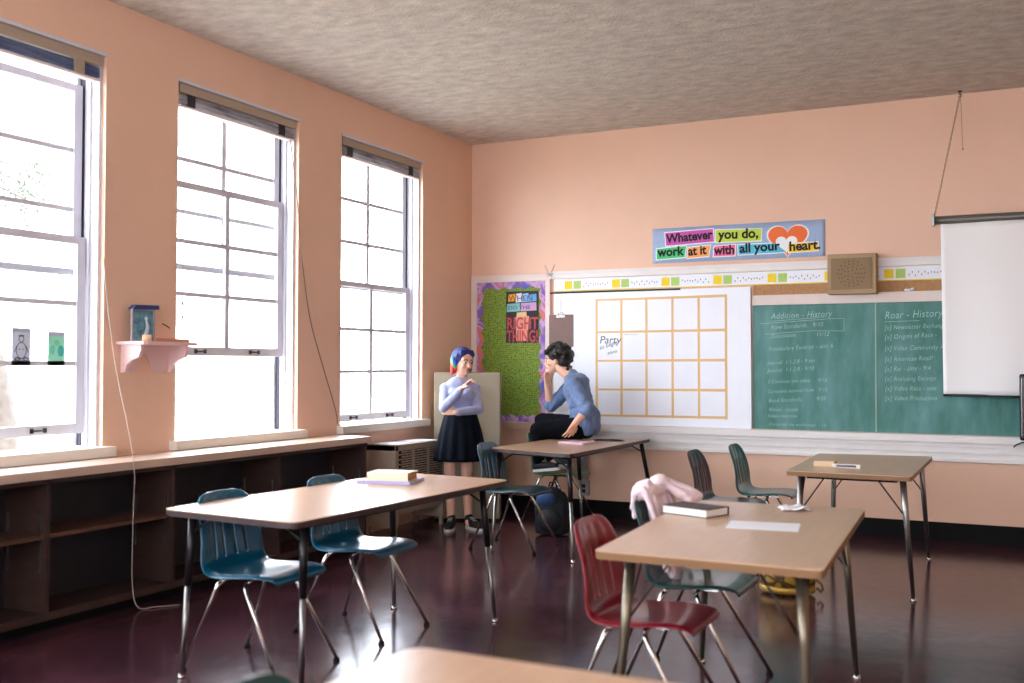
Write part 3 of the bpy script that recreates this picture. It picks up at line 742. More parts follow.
patch([(1.225, .045), (1.465, .052), (1.468, .122), (1.22, .118)], (248, 204, 30), 'yellow_patch', -.012)
def word(tx, x_, z_, s_, sl=0, sx=1, y_=-.0125): return text(tx, s_, (x_, y_, z_), M['ink'], e, off=.0036, rot=(PI/2, -sl, 0), sx=sx)
ws = [word('Whatever', .135, .180, .112, .05, .92), word('you do,', .612, .192, .118, -.01, .98), word('work', .052, .062, .112, .02, .98), word('at it', .337, .058, .112, .05, .92), word('with', .573, .056, .112, 0, .92), word('all your', .800, .062, .110, .03, 1.04), word('heart.', 1.228, .058, .112, .03, 1.0, -.0145)]
tag(e, 'printed motivational banner of coloured word patches with an orange heart above the white panel', 'banner')

# little wall shelf between the windows
e = empty('wall_shelf', (0, -4.27, 1.50))
o = MB().prism([(.003, -.21), (.20, -.185), (.215, -.16), (.215, .25), (.20, .275), (.003, .30)], .02, .04, 'z', bev=.004); o.build('board', M['shelfp'], e)
def brk(y_):
    pr = [(.003, .02), (.165, .02), (.172, -.012), (.15, -.055), (.09, -.075), (.055, -.10), (.04, -.145), (.003, -.15)]
    vs = MB()
    a_ = [vs.b.verts.new((p[0], y_-.011, p[1])) for p in pr]; b_ = [vs.b.verts.new((p[0], y_+.011, p[1])) for p in pr]
    vs.b.faces.new(a_); vs.b.faces.new(b_[::-1])
    for k in range(len(pr)): vs.b.faces.new((a_[k], a_[(k+1) % len(pr)], b_[(k+1) % len(pr)], b_[k]))
    vs.build('bracket', M['shelfp'], e)
brk(-.165); brk(.215)
pr = [(-.15, .02), (-.15, -.14), (-.08, -.145), (-.055, -.10), (-.035, -.055), (.0, -.03), (.035, -.055), (.06, -.11), (.10, -.145), (.205, -.14), (.205, .02)]
MB().prism(pr, .003, .016, 'x').build('back_apron', M['shelfp'], e)
tag(e, 'small pink-white wall shelf with scalloped brackets between two windows', 'shelf')
e = empty('picture_frame', (.07, -4.335, 1.541), -.10)
b = MB(); b.box(-.008, .008, -.085, -.075, 0, .20); b.box(-.008, .008, .075, .085, 0, .20); b.box(-.008, .008, -.075, .075, 0, .012); b.box(-.008, .008, -.075, .075, .19, .20)
b.build('frame', flat('frame_grey', (166, 150, 156)), e)
MB().box(-.004, .004, -.075, .075, .012, .19).build('picture', mat('teal_picture', (40, 84, 110), .5, col2=(120, 170, 180), scale=22), e)
MB().prism([(-.10, .195), (.10, .20), (.095, .225), (-.07, .222)], -.02, .03, 'x').build('top_ornament', flat('navy_roof', (46, 58, 110)), e)
o = MB(); o.tube([(.006, .015, .03), (.008, .03, .09), (.007, .02, .13)], [.016, .012, .008], 8); o.sphere((.008, .02, .142), .012)
tag(o.build('pale_figure', flat('figure_pale', (186, 196, 206)), e), 'pale long-necked bird figure')
tag(e, 'small blue framed picture with a navy top standing on the wall shelf', 'picture')
o = MB().lathe([(.026, 0), (.03, .01), (.028, .035), (.024, .04)], 18).build('small_pot', flat('pot_cream', (218, 176, 134))); o.location = (.14, -4.37, 1.541); tag(o, 'tiny cream pot at the front of the wall shelf', 'pot')
o = MB().box(-.012, .012, -.16, .13, 0, .022, .003).build('wooden_ruler', flat('ruler_orange', (196, 128, 96))); o.location = (.12, -4.13, 1.541); o.rotation_euler = (0, 0, .02); tag(o, 'orange wooden strip lying along the wall shelf', 'strip')
o = MB(); o.tube([(0, -.03, .015), (.0, 0, .005), (0, .035, -.012)], .004, 6)
o = o.build('wall_peg', M['darkwood']); o.location = (.005, -4.08, 1.645); tag(o, 'tiny dark peg sticking out of the wall above the small shelf', 'peg')

# ------------------------------------------------------------------ tables
def rounded(pts, rad):
    out = []; n = len(pts)
    for i in range(n):
        p = Vector(pts[i]); a_ = Vector(pts[i-1]); b_ = Vector(pts[(i+1) % n]); da = (a_-p).normalized(); db = (b_-p).normalized()
        ang = da.angle(db); t = rad/math.tan(ang/2); P0 = p+da*t; P2 = p+db*t
        for k in range(7):
            s_ = k/6; q = P0*(1-s_)**2+p*2*s_*(1-s_)*(1-(1-.72)*0)+P2*s_**2; out.append((q.x, q.y))
    return out
def table(poly, legs, h, top, edge, legstyle, rad, label, cat='table', group=None):
    cx_ = sum(p[0] for p in poly)/4; cy_ = sum(p[1] for p in poly)/4
    e = empty('classroom_table', (cx_, cy_, 0)); P_ = [(p[0]-cx_, p[1]-cy_) for p in poly]
    rp_ = rounded(P_, rad); t = .03
    MB().prism(rp_, h-.004, h, 'z').build('tabletop', top, e)
    sc = [(p[0]*.998, p[1]*.998) for p in rp_]
    MB().prism(sc, h-t, h-.0042, 'z', bev=.004).build('edge_band', edge, e)
    b = MB(); ins = [(p[0]*.72, p[1]*.74) for p in P_]
    for k in range(4):
        a_ = ins[k]; c_ = ins[(k+1) % 4]; b.tube([(a_[0], a_[1], h-t-.02), (c_[0], c_[1], h-t-.02)], .012, 6)
    b.build('under_frame', M['darksteel'], e)
    for (tx, ty, fx, fy) in legs:
        T = Vector((tx-cx_, ty-cy_, h-t)); F = Vector((fx-cx_, fy-cy_, 0)); D = F-T
        if legstyle == 'adjust':
            l = MB().tube([T, T+D*.44], [.019, .018], 12).build('leg', mat_leg, e)
            MB().tube([T+D*.44, T+D*.975], [.0135, .0125], 12).build('lower_tube', M['steel'], l)
            b_ = MB().tube([T+D*.12, T+D*.0+Vector((-math.copysign(.14, T.x), 0, 0))], .006, 6); b_.build('brace', M['darksteel'], l)
        else:
            l = MB().tube([T, T+D*.35, T+D*.975], [.020, .018, .0115], 12).build('leg', M['brownsteel'] if legstyle == 'bronze' else M['steel'], e)
            b_ = MB().tube([T+D*.32, T+Vector((-math.copysign(.15, T.x), 0, 0))], .0045, 6); b_.tube([T+D*.32, T+Vector((0, -math.copysign(.15, T.y), 0))], .0045, 6); b_.build('brace', M['darksteel'], l)
        g = MB().lathe([(.017, 0), (.02, .004), (.016, .014), (.010, .022)], 14, c=(F.x, F.y, 0)).build('glide', M['chrome'], l)
    tag(e, label, cat, group)
    return e
mat_leg = mat('leg_black', (32, 28, 30), .35, .5)
TH = .757
table([(1.475, -5.57), (2.262, -5.63), (2.325, -3.80), (1.565, -3.74)], [(1.555, -5.46, 1.54, -5.51), (2.17, -5.45, 2.16, -5.45), (2.245, -3.98, 2.325, -3.974), (1.64, -3.95, 1.669, -3.968)], TH, M['woodtop'], M['edgedark'], 'adjust', .055, 'long dark-edged table with two teal chairs in front of the bookcase')
table([(3.585, -5.66), (4.36, -5.66), (4.28, -4.13), (3.49, -4.17)], [(3.68, -5.55, 3.64, -5.62), (4.27, -5.55, 4.31, -5.60), (4.20, -4.25, 4.244, -4.156), (3.60, -4.28, 3.55, -4.22)], TH, M['woodtop'], M['edgewood'], 'bronze', .018, 'tan-edged table in the right foreground with a dark book, papers and the red chair')
table([(3.60, -2.55), (4.324, -2.56), (4.32, -1.02), (3.55, -1.15)], [(3.67, -2.44, 3.64, -2.46), (4.265, -2.44, 4.318, -2.401), (4.25, -1.12, 4.283, -.916), (3.68, -1.28, 3.65, -1.2)], TH, M['woodtop'], M['edgewood'], 'steel', .018, 'small wood-topped table on the right in front of the chalkboard')
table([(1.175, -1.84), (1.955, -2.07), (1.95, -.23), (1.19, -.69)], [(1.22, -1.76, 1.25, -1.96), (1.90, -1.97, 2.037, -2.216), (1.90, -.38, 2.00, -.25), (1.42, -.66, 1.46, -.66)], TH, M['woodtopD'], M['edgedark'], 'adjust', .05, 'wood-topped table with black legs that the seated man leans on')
table([(3.665, -7.95), (5.165, -7.95), (5.18, -7.0), (3.68, -7.0)], [(3.78, -7.85, 3.75, -7.88), (5.05, -7.85, 5.1, -7.88), (5.05, -7.10, 5.1, -7.06), (3.80, -7.10, 3.77, -7.06)], TH, M['woodtop'], M['edgewood'], 'bronze', .05, 'blurred wood table corner at the bottom edge of the picture')

# ------------------------------------------------------------------ chairs
prof = [(.222, .418, .165), (.226, .434, .186), (.205, .446, .196), (.15, .452, .208), (.08, .448, .216), (.0, .441, .222), (-.07, .437, .224), (-.12, .440, .224), (-.155, .455, .222),
        (-.180, .485, .219), (-.194, .525, .215), (-.204, .575, .209), (-.214, .63, .203), (-.226, .685, .196), (-.239, .735, .186), (-.250, .768, .166), (-.258, .788, .136), (-.264, .799, .09)]
def chair_shell():
    def P_(v):
        t = v*(len(prof)-1); i = min(int(t), len(prof)-2); s_ = t-i
        p0 = prof[max(i-1, 0)]; p1 = prof[i]; p2 = prof[i+1]; p3 = prof[min(i+2, len(prof)-1)]
        return [.5*(2*p1[k]+(p2[k]-p0[k])*s_+(2*p0[k]-5*p1[k]+4*p2[k]-p3[k])*s_**2+(3*p1[k]-p0[k]-3*p2[k]+p3[k])*s_**3) for k in range(3)]
    nu, nv = 33, 51
    def fn(u_, v_):
        x_, z_, hw = P_(v_); s_ = 2*u_-1
        back = min(1, max(0, (v_-.45)/.2)); 
        y_ = s_*hw
        e_ = abs(s_)**2.2; rim = max(0, (abs(s_)-.86)/.14)
        q_ = min(1, v_/.34); q_ = q_*q_*(3-2*q_); z_ += (1-back)*(.016*e_-.016*rim**1.5)*q_
        x_ += back*(.045*e_*max(.25, min(1, (1-v_)/.25))-.022*rim**1.5*max(0, min(1, (1-v_)/.22)))
        rib = math.cos(s_*PI*4.5)*.0022*(1 if .55 < v_ < .9 and abs(s_) < .8 else 0)
        return Vector((x_+rib*back, y_, z_))
    slots = (8, 13, 19, 24)
    def skip(i, j): return i in slots and 28 <= j <= 38
    o = MB().grid(fn, nu, nv, skip=skip).build('shell', M['teal'])
    m = o.modifiers.new('a', 'SOLIDIFY'); m.thickness = .009; m.offset = 0
    m = o.modifiers.new('b', 'SUBSURF'); m.levels = 1; m.render_levels = 1
    return bake(o)
def make_chair():
    e = empty('school_chair', (0, 0, 0))
    s_ = chair_shell(); s_.parent = e
    fr = MB()
    for s in (-1, 1):
        fr.tube([(-.105, s*.155, .408), (-.10, s*.10, .424), (-.10, 0, .424)], .0105, 10); fr.tube([(.035, s*.155, .408), (.04, s*.10, .427), (.04, 0, .427)], .0105, 10)
        fr.box(-.11, .12, s*.10-.012, s*.10+.012, .420, .432)
    fr.build('under_frame', M['chrome'], e)
    for s in (-1, 1):
        for (x0_, x1_) in ((-.105, -.268), (.035, .268)):
            a_ = Vector((x0_, s*.150, .410)); c_ = Vector((x0_+(x1_-x0_)*.10, s*.176, .372)); b_ = Vector((x1_, s*.218, .018))
            lg = MB().tube([a_, a_.lerp(c_, .5)+Vector((0, s*.004, .004)), c_, b_], [.0108, .0108, .0108, .0085], 12).build('leg', M['chrome'], e)
            MB().lathe([(.014, 0), (.017, .004), (.015, .013), (.009, .02)], 12, c=(b_.x, b_.y, 0)).build('glide', M['black'], lg)
    return e
proto = make_chair(); first = True
def chair(x_, y_, m, label, rz=0, group=None):
    global first
    c_ = proto if first else copy_tree(proto)
    c_.location = (x_, y_, 0); c_.rotation_euler = (0, 0, rz); first = False
    sh_ = [q for q in bpy.data.objects if q.parent == c_ and q.name.startswith('shell')][0]
    sh_.material_slots[0].link = 'OBJECT'; sh_.material_slots[0].material = m
    tag(c_, label, 'chair', 'moulded plastic school chairs')
    return c_
chair(1.735, -5.20, M['teal'], 'teal blue plastic chair at the near end of the long table by the bookcase')
chair(1.76, -4.42, M['teal'], 'teal blue plastic chair at the far end of the long table, beside the books')
chair(1.385, -1.83, M['bluegrey'], 'grey-blue plastic chair in front of the table the man sits at')
chair(3.625, -5.20, M['red'], 'red plastic chair in the right foreground')
chair(3.61, -4.48, M['dkgreen'], 'dark green plastic chair with the pink garment over its back')
chair(3.04, -1.80, M['brown'], 'maroon brown plastic chair near the wall behind the foreground table')
chair(3.15, -1.10, M['tealgreen'], 'dark teal green plastic chair pushed toward the small right-hand table')
chair(1.17, -.50, M['olive'], 'green plastic chair under the table with the man resting his foot on it')
chair(3.86, -7.53, M['dkgreen'], 'blurred chair whose rounded back tip shows at the bottom edge')

# ------------------------------------------------------------------ things on the tables
def book(name, w_, d_, t_, cover, pages, loc, rz, label, group=None, spine=None):
    e = empty(name, loc, rz)
    c_ = MB(); c_.box(-w_/2, w_/2, -d_/2, d_/2, 0, .003, .001); c_.box(-w_/2, w_/2, -d_/2, d_/2, t_-.003, t_, .001); c_.box(-w_/2, -w_/2+.003, -d_/2, d_/2, .003, t_-.003)
    c_.build('cover', cover, e)
    MB().box(-w_/2+.003, w_/2-.006, -d_/2+.006, d_/2-.006, .003, t_-.003).build('page_block', pages, e)
    tag(e, label, 'book', group); return e
zt = TH+.0005
book('notebook', .24, .31, .016, M['lav'], M['pagesw'], (1.79, -4.19, zt), .20+PI/2, 'thin lavender notebook lying under a thick book on the long table')
book('thick_book', .165, .235, .045, M['cream'], M['pagesbrown'], (1.82, -4.22, zt+.0165), .20+PI/2, 'thick cream-covered book on top of the lavender notebook')
book('hardcover_book', .165, .24, .036, M['bookdark'], M['pagesw'], (3.64, -4.63, zt), 1.23+PI, 'dark hardcover book with white pages beside the pink garment')
o = MB().box(-.14, .14, -.105, .105, 0, .001).build('paper_sheet', M['paper']); o.location = (3.985, -4.84, zt); o.rotation_euler = (0, 0, .15); tag(o, 'blank white sheet lying on the foreground table', 'paper')
b = MB()
def cru(u_, v_):
    p = Vector(((u_-.5)*.13, (v_-.5)*.15, 0)); nz = noise.noise(p*30+Vector((5, 2, 1)))
    return Vector((p.x+.02*nz, p.y+.01*noise.noise(p*25), .004+.022*abs(noise.noise(p*22+Vector((3, 3, 3))))*2*(1-abs(2*u_-1)**3)))
o = MB().grid(cru, 14, 14).build('crumpled_tissue', M['paper']); q = o.modifiers.new('s', 'SOLIDIFY'); q.thickness = .0015; q.offset = 1; bake(o); o.location = (4.00, -4.29, zt); o.rotation_euler = (0, 0, .3); tag(o, 'crumpled white tissue at the far edge of the foreground table', 'tissue')
o = MB().box(-.065, .065, -.05, .05, 0, .035, .004).build('cream_box', flat('box_cream', (214, 186, 150))); o.location = (3.765, -2.14, zt); tag(o, 'small cream box on the right-hand table', 'box')
e = empty('marker', (3.905, -2.185, zt)); 
MB().box(-.085, .085, -.02, .02, 0, .022, .003).build('body', M['pagesw'], e); MB().box(-.06, .06, -.0205, -.018, .005, .017).build('dark_print', M['inkgrey'], e)
tag(e, 'small white board eraser beside the cream box on the right-hand table', 'eraser')
e.name = 'board_eraser'
book('spiral_notebook', .19, .25, .014, M['rose'], M['pagesw'], (1.60, -1.10, zt), -.25+PI/2, 'rose pink notebook lying on the table beside the seated man')
pts = []
for k in range(90):
    t = k/89*2*PI*3; rr_ = .11-.02*(k/89); pts.append((rr_*math.cos(t)*1.25, rr_*.8*math.sin(t), .004+.006*(k/89)))
o = MB().tube(pts, .0028, 6).build('coiled_wire', M['darksteel']); o.location = (1.73, -.72, zt); tag(o, 'thin dark wire loosely coiled on the table behind the man', 'wire')

# pink garment over the chair back
b = MB(); bx_, by_ = 3.40, -4.45
rnd = random.Random(3)
for k in range(13):
    y_ = -.150+k*.026; top = .842+.030*math.sin(k*.75+.2)+rnd.uniform(-.012, .012); bot = .52+rnd.uniform(-.07, .03)
    r_ = rnd.uniform(.010, .017); xo = .020 if k % 2 else .042
    b.cap((.0, y_, top), (xo+.02, y_+rnd.uniform(-.012, .012), .68), r_, r_); b.cap((xo+.02, y_, .68), (.10+rnd.uniform(-.02, .03), y_+rnd.uniform(-.03, .03), bot), r_, r_*1.2)
    b.cap((.0, y_, top), (-.050, y_, top-.015), r_, r_); b.cap((-.050, y_, top-.015), (-.058, y_+rnd.uniform(-.01, .01), .74+rnd.uniform(-.03, .03)), r_, r_*.8)
b.sphere((-.02, .0, .82), (.055, .15, .035))
b.sphere((-.02, -.10, .835), (.05, .06, .045)); b.sphere((0, .06, .865), (.045, .05, .03))
for (p_, q_, r0_, r1_) in (((.0, .08, .875), (.08, .13, .83), .018, .022), ((.08, .13, .83), (.155, .15, .790), .024, .028), ((.0, .05, .87), (.09, .08, .81), .016, .02), ((.02, .11, .865), (.12, .17, .80), .015, .02), ((.09, .08, .81), (.14, .09, .786), .024, .024), ((.155, .15, .79), (.135, .06, .786), .026, .022)): b.cap(p_, q_, r0_, r1_)
o = b.build('pink_garment', M['pink']); remesh(o, .006, 2, .010); o.location = (bx_, by_, 0); tag(o, 'pale pink garment draped over the back of the dark green chair', 'garment')

# gold patterned bag
e = empty('gold_bag', (3.60, -2.52, 0), .05)
o = MB().lathe([(.02, .001), (.13, .003), (.155, .02), (.172, .10), (.178, .19), (.165, .27), (.15, .30), (.14, .295)], 32).build('body', M['gold'], e)
for v in o.data.vertices: v.co.y *= .62; v.co.x += .004*math.sin(v.co.z*60)
tag(MB().lathe([(.158, .012), (.169, .022), (.170, .045), (.160, .052)], 32).build('lower_band', mat('gold_trim', (170, 134, 54), .35, .4), e), 'raised gold band round the base')
for v in [q for q in bpy.data.objects if q.parent == e and q.name.startswith('lower_band')][0].data.vertices: v.co.y *= .64
for s_ in (-1, 1): MB().tube([(-.08, s_*.06, .29), (-.06, s_*.06, .37), (0, s_*.06, .40), (.06, s_*.06, .37), (.08, s_*.06, .29)], .006, 8).build('handle', M['gold'], e)
tg = MB().tube([(.17, -.02, .10), (.205, -.03, .08), (.215, -.03, .05), (.20, -.03, .03), (.18, -.02, .05)], .009, 8).build('side_loop', mat('gold_dark', (120, 88, 36), .4, .4), e)
tag(e, 'gold and brown patterned handbag standing on the floor under the foreground table', 'bag')

# backpack
e = empty('backpack', (1.40, -1.16, 0), .15)
b = MB(); b.sphere((0, 0, .20), (.15, .11, .20), sub=3); b.box(-.13, .13, -.09, .09, .01, .28, .03); o = b.build('body', M['bag'], e); remesh(o, .012, 6)
b = MB(); b.sphere((0, -.085, .13), (.11, .055, .10), sub=3); o = b.build('front_pocket', M['bag'], e)
tag(MB().sphere((-.03, -.075, .30), (.085, .05, .055), sub=3).build('top_flap', M['bagblue'], e), 'blue fabric top')
MB().tube([(-.03, 0, .385), (-.02, 0, .43), (.03, 0, .43), (.04, 0, .385)], .008, 8).build('grab_loop', M['bag'], e)
for s_ in (-1, 1): MB().tube([(s_*.07, .09, .34), (s_*.09, .14, .28), (s_*.09, .15, .15), (s_*.08, .10, .04)], .012, 8).build('shoulder_strap', M['bag'], e)
tag(e, 'black backpack with blue top on the floor under the man\'s table', 'backpack')

# ------------------------------------------------------------------ people
def head_frame(fwd, up=(0, 0, 1)):
    f_ = Vector(fwd).normalized(); l_ = Vector(up).cross(f_).normalized(); u_ = f_.cross(l_).normalized()
    return f_, l_, u_
def add_head(b, c, F, s=1.0):
    f_, l_, u_ = F; R = Matrix((f_, l_, u_)).transposed(); c = Vector(c)
    def p(a, q, d): return c+(f_*a+l_*q+u_*d)*s
    def el(a, q, d, r0, r1, r2): b.sphere(p(a, q, d), (r0*s, r1*s, r2*s), R, 3)
    el(-.005, 0, .018, .094, .072, .092); el(.028, 0, -.045, .060, .055, .062); el(.060, 0, -.088, .022, .024, .018)
    el(.068, 0, .030, .024, .055, .030)
    for k in (-1, 1):
        el(.060, k*.034, -.028, .026, .022, .026); el(-.005, k*.074, -.010, .016, .009, .030)
        el(.074, k*.030, .022, .014, .024, .008)
    b.cap(p(.084, 0, .010), p(.108, 0, -.026), .009*s, .013*s); el(.098, .010, -.030, .010, .007, .007); el(.098, -.010, -.030, .010, .007, .007)
    el(.082, 0, -.056, .014, .024, .012)
    return p, R
def hand(b, wrist, d, palm_n, s=1.0, curl=.3, thumb=1, spread=.12):
    """continuous hand: palm plus five fingers; d = direction of fingers, palm_n = palm normal (fingers curl towards it)"""
    d = Vector(d).normalized(); n_ = Vector(palm_n); n_ = (n_-d*n_.dot(d)).normalized(); sd = d.cross(n_).normalized()
    w_ = Vector(wrist)
    for k in range(4):
        q = (k-1.5)*.019
        b.cap(w_+sd*q*.55*s, w_+d*.078*s+sd*q*s, .013*s, .0105*s)
        L_ = (.066, .078, .074, .056)[k]*s; cu = curl if isinstance(curl, (int, float)) else curl[k]
        p0 = w_+d*.080*s+sd*q*s; dd_ = (d+sd*spread*(k-1.5)*.6).normalized(); 
        for j in range(3):
            ang = cu*(j+.6); dj = (dd_*math.cos(ang)+n_*math.sin(ang)).normalized(); p1 = p0+dj*L_*(.44, .32, .26)[j]
            b.cap(p0, p1, (.0086-.0007*j)*s, (.0080-.0008*j)*s); p0 = p1
    t0 = w_+d*.022*s-sd*.018*s*thumb; dt = (d*.75-sd*.8*thumb+n_*.35).normalized()
    t1_ = t0+dt*.038*s; dt2 = (d*.95-sd*.25*thumb+n_*.35).normalized(); t2 = t1_+dt2*.030*s; t3 = t2+dt2*.022*s
    b.cap(t0, t1_, .013*s, .010*s); b.cap(t1_, t2, .0098*s, .009*s); b.cap(t2, t3, .009*s, .0075*s)
def face_parts(p, R, e, s, browm, lipm, eyem=True):
    for k in (-1, 1):
        ey = MB().sphere(p(.077, k*.030, .004), (.0110*s, .0100*s, .0052*s), R, 2).build('eye', M['eyew'], e)
        MB().sphere(p(.087, k*.030, .004), (.004*s, .0062*s, .0060*s), R, 2).build('iris', M['eyed'], ey)
        MB().tube([p(.090, k*.012, .022), p(.092, k*.028, .029), p(.082, k*.048, .023)], [.003*s, .0042*s, .002*s], 6).build('eyebrow', browm, e)
    b = MB(); b.sphere(p(.094, 0, -.052), (.006*s, .021*s, .0045*s), R, 2); b.sphere(p(.093, 0, -.060), (.007*s, .018*s, .0055*s), R, 2); b.build('lips', lipm, e)
def shoe(nm, heel, d, parent, up=(0, 0, 1), L_=.25):
    f_, l_, u_ = head_frame(d, up); R = Matrix((f_, l_, u_)).transposed(); h_ = Vector(heel)
    b = MB(); b.cap(h_+f_*.03+u_*.045, h_+f_*.16+u_*.035, .042, .040); b.cap(h_+f_*.16+u_*.035, h_+f_*.215+u_*.028, .040, .032); b.cap(h_+f_*.035+u_*.05, h_+f_*.035+u_*.09, .040, .038)
    o = b.build(nm, M['shoe'], parent); remesh(o, .007, 4)
    pr = []
    for k in range(24):
        t = 2*PI*k/24; x_ = .12+.135*math.cos(t); y_ = .046*math.sin(t)*(1+.15*math.cos(t)); pr.append(h_+f_*x_+l_*y_)
    b = MB(); a_ = [b.b.verts.new(q-u_*.004) for q in pr]; c_ = [b.b.verts.new(q+u_*.020) for q in pr]; b.b.faces.new(a_); b.b.faces.new(c_[::-1])
    for k in range(24): b.b.faces.new((a_[k], a_[(k+1) % 24], c_[(k+1) % 24], c_[k]))
    tag(b.build('sole', M['sole'], o), 'white rubber sole')
    b = MB()
    for j in range(4): q = h_+f_*(.08+.026*j)+u_*(.092-.009*j); b.tube([q-l_*.018, q+u_*.003, q+l_*.018], .003, 6)
    tag(b.build('laces', M['sole'], o), 'white laces')
    return o
V = Vector
# ---- woman, standing: body centre (.56,-1.18)
W_ = empty('person', (.545, -1.19, 0))
def rl(o_, base): o_.location = -V(base); return o_
def woman():
    base = V((.55, -1.18, 0)); e = W_
    F = head_frame((.80, -.42, -.12), (.05, 0, 1)); hc = V((.575, -1.185, 1.430))
    sF = V((.62, -.78, 0)).normalized(); sL = V((-sF.y, sF.x, 0))        # torso faces the camera's right, sL = her left
    neck = V((.552, -1.175, 1.285)); ch = V((.545, -1.18, 1.15)); wa = V((.55, -1.18, .99)); pe = V((.545, -1.17, .90))
    shR = neck-sL*.128+V((-.01, 0, -.085)); shL = neck+sL*.118+V((0, 0, -.085))
    elR = V((.500, -1.385, 1.035)); wrR = V((.715, -1.46, 1.205)); elL = V((.705, -1.14, 1.02)); wrL = V((.615, -1.37, 1.002))
    hipR = pe-sL*.085; hipL = pe+sL*.085; knR = V((.485, -1.25, .46)); knL = V((.60, -1.16, .46)); anR = V((.49, -1.24, .075)); anL = V((.615, -1.15, .075))
    b = MB(); p, R = add_head(b, hc, F, 1.02)
    b.cap(neck+V((0, 0, -.05)), hc+V((-.01, .01, -.06)), .050, .046)
    def torso(b, g=0):
        for (c_, r0, r1, r2) in ((ch+V((0, 0, .05)), .080, .122, .10), (ch+V((0, 0, -.04)), .084, .112, .10), (wa, .076, .104, .09), (pe, .098, .140, .10)):
            b.sphere(c_, (r0+g, r1+g, r2+g), Matrix((sF, sL, V((0, 0, 1)))).transposed(), 3)
        b.cap(shR, shL, .042+g, .042+g); b.cap(neck+V((0, 0, -.06)), ch, .048+g, .085+g); b.cap(shR, neck+V((0, 0, -.055)), .038+g, .036+g); b.cap(shL, neck+V((0, 0, -.055)), .038+g, .036+g)
        for k in (-1, 1): b.sphere(ch+sF*.062+sL*.058*k+V((0, 0, .0)), .050+g)
    torso(b)
    def arm(b, a, c_, d_, r0, r1, r2): b.cap(a, c_, r0, r1); b.cap(c_, d_, r1, r2)
    arm(b, shR, elR, wrR, .040, .033, .024); arm(b, shL, elL, wrL, .040, .033, .024)
    fd = (V((.83, -1.49, 1.285))-wrR); hand(b, wrR+fd.normalized()*.012, fd, V((.1, .25, -1)), 1.08, [.04, .45, .6, .7], 1, .1)
    hand(b, wrL+V((-.015, 0, 0)), V((-.9, -.25, .12)), V((.35, .9, 0)), .92, .35, 1, .1)
    for hp, kn, an in ((hipR, knR, anR), (hipL, knL, anL)):
        b.cap(hp, kn, .078, .050); b.cap(kn, kn+V((0, .012, -.12)), .048, .047); b.cap(kn+V((0, .012, -.12)), an, .047, .032); b.cap(an, an+V((.03, -.05, -.04)), .034, .028)
    o = b.build('body', M['skin'], e); remesh(o, .0065, 3); rl(o, base)
    face_parts(p, R, None, 1.02, M['hairb'], M['lip'])
    # sweater
    b = MB(); torso(b, .012); arm(b, shR, elR, elR.lerp(wrR, .93), .050, .042, .032); arm(b, shL, elL, elL.lerp(wrL, .93), .050, .042, .032)
    o = b.build('sweater', M['sweater'], e); remesh(o, .008, 4, .008); rl(o, base)
    # cut the neck opening: lower neckline by shrinking vertices above it
    # skirt
    def sk(u_, v_):
        t = 2*PI*u_; z_ = 1.005-.425*v_; r_ = .118+.095*v_**.75+ (.012*v_)*math.cos(t*13)
        q = sF*math.cos(t)*r_*.90+sL*math.sin(t)*r_*1.08
        return V((.548, -1.178, z_))+q
    b = MB().grid(sk, 104, 14); o = b.build('skirt', M['skirt'], e); q = o.modifiers.new('s', 'SOLIDIFY'); q.thickness = .006; bake(o); rl(o, base)
    b = MB(); b.tube([V((.548, -1.178, 1.0))+sF*math.cos(2*PI*k/32)*.111+sL*math.sin(2*PI*k/32)*.130 for k in range(33)], .012, 8); rl(b.build('waistband', M['skirt'], e), base)
    rl(shoe('shoe', anR+V((-.005, .03, -.073)), V((.35, -.9, 0)), e), base); rl(shoe('shoe', anL+V((-.02, .01, -.073)), V((.85, -.5, 0)), e), base)
    # hair: chin length bob, dyed
    f_, l_, u_ = F
    def hp(a, q_, d): return hc+(f_*a+l_*q_+u_*d)*.97
    b = MB(); RR = R
    b.sphere(hp(-.022, 0, .040), (.100, .092, .092), RR, 3); b.sphere(hp(-.050, 0, -.01), (.068, .084, .085), RR, 3)
    for k in range(15):
        a_ = PI*.5+PI*(k/14); x0_, y0_ = math.cos(a_)*.082-.008, math.sin(a_)*.088
        b.cap(hp(x0_, y0_, .03), hp(x0_-.004, y0_*1.04, -.085-.02*math.sin(k)), .022, .015)
    for s_ in (-1, 1): b.cap(hp(.015, s_*.074, .055), hp(-.002, s_*.084, -.06), .022, .014)
    for k in range(6): y_ = -.055+.022*k; b.cap(hp(.045, y_, .098), hp(.070-abs(y_)*.35, y_*1.25+.01, .066), .016, .009)
    o = b.build('hair', M['rainbow'], e, origin=hc); remesh(o, .006, 3); o.location = hc-base
woman()
for o in list(bpy.data.objects):                       # face pieces built unparented above join their person
    if o.parent is None and o.name.split('.')[0] in ('eye', 'eyebrow', 'lips'):
        o.parent = W_; o.location = V((-.55, 1.18, 0))
tag(W_, 'woman with rainbow-dyed bob, lavender sweater and navy skirt, standing and pointing', 'person')

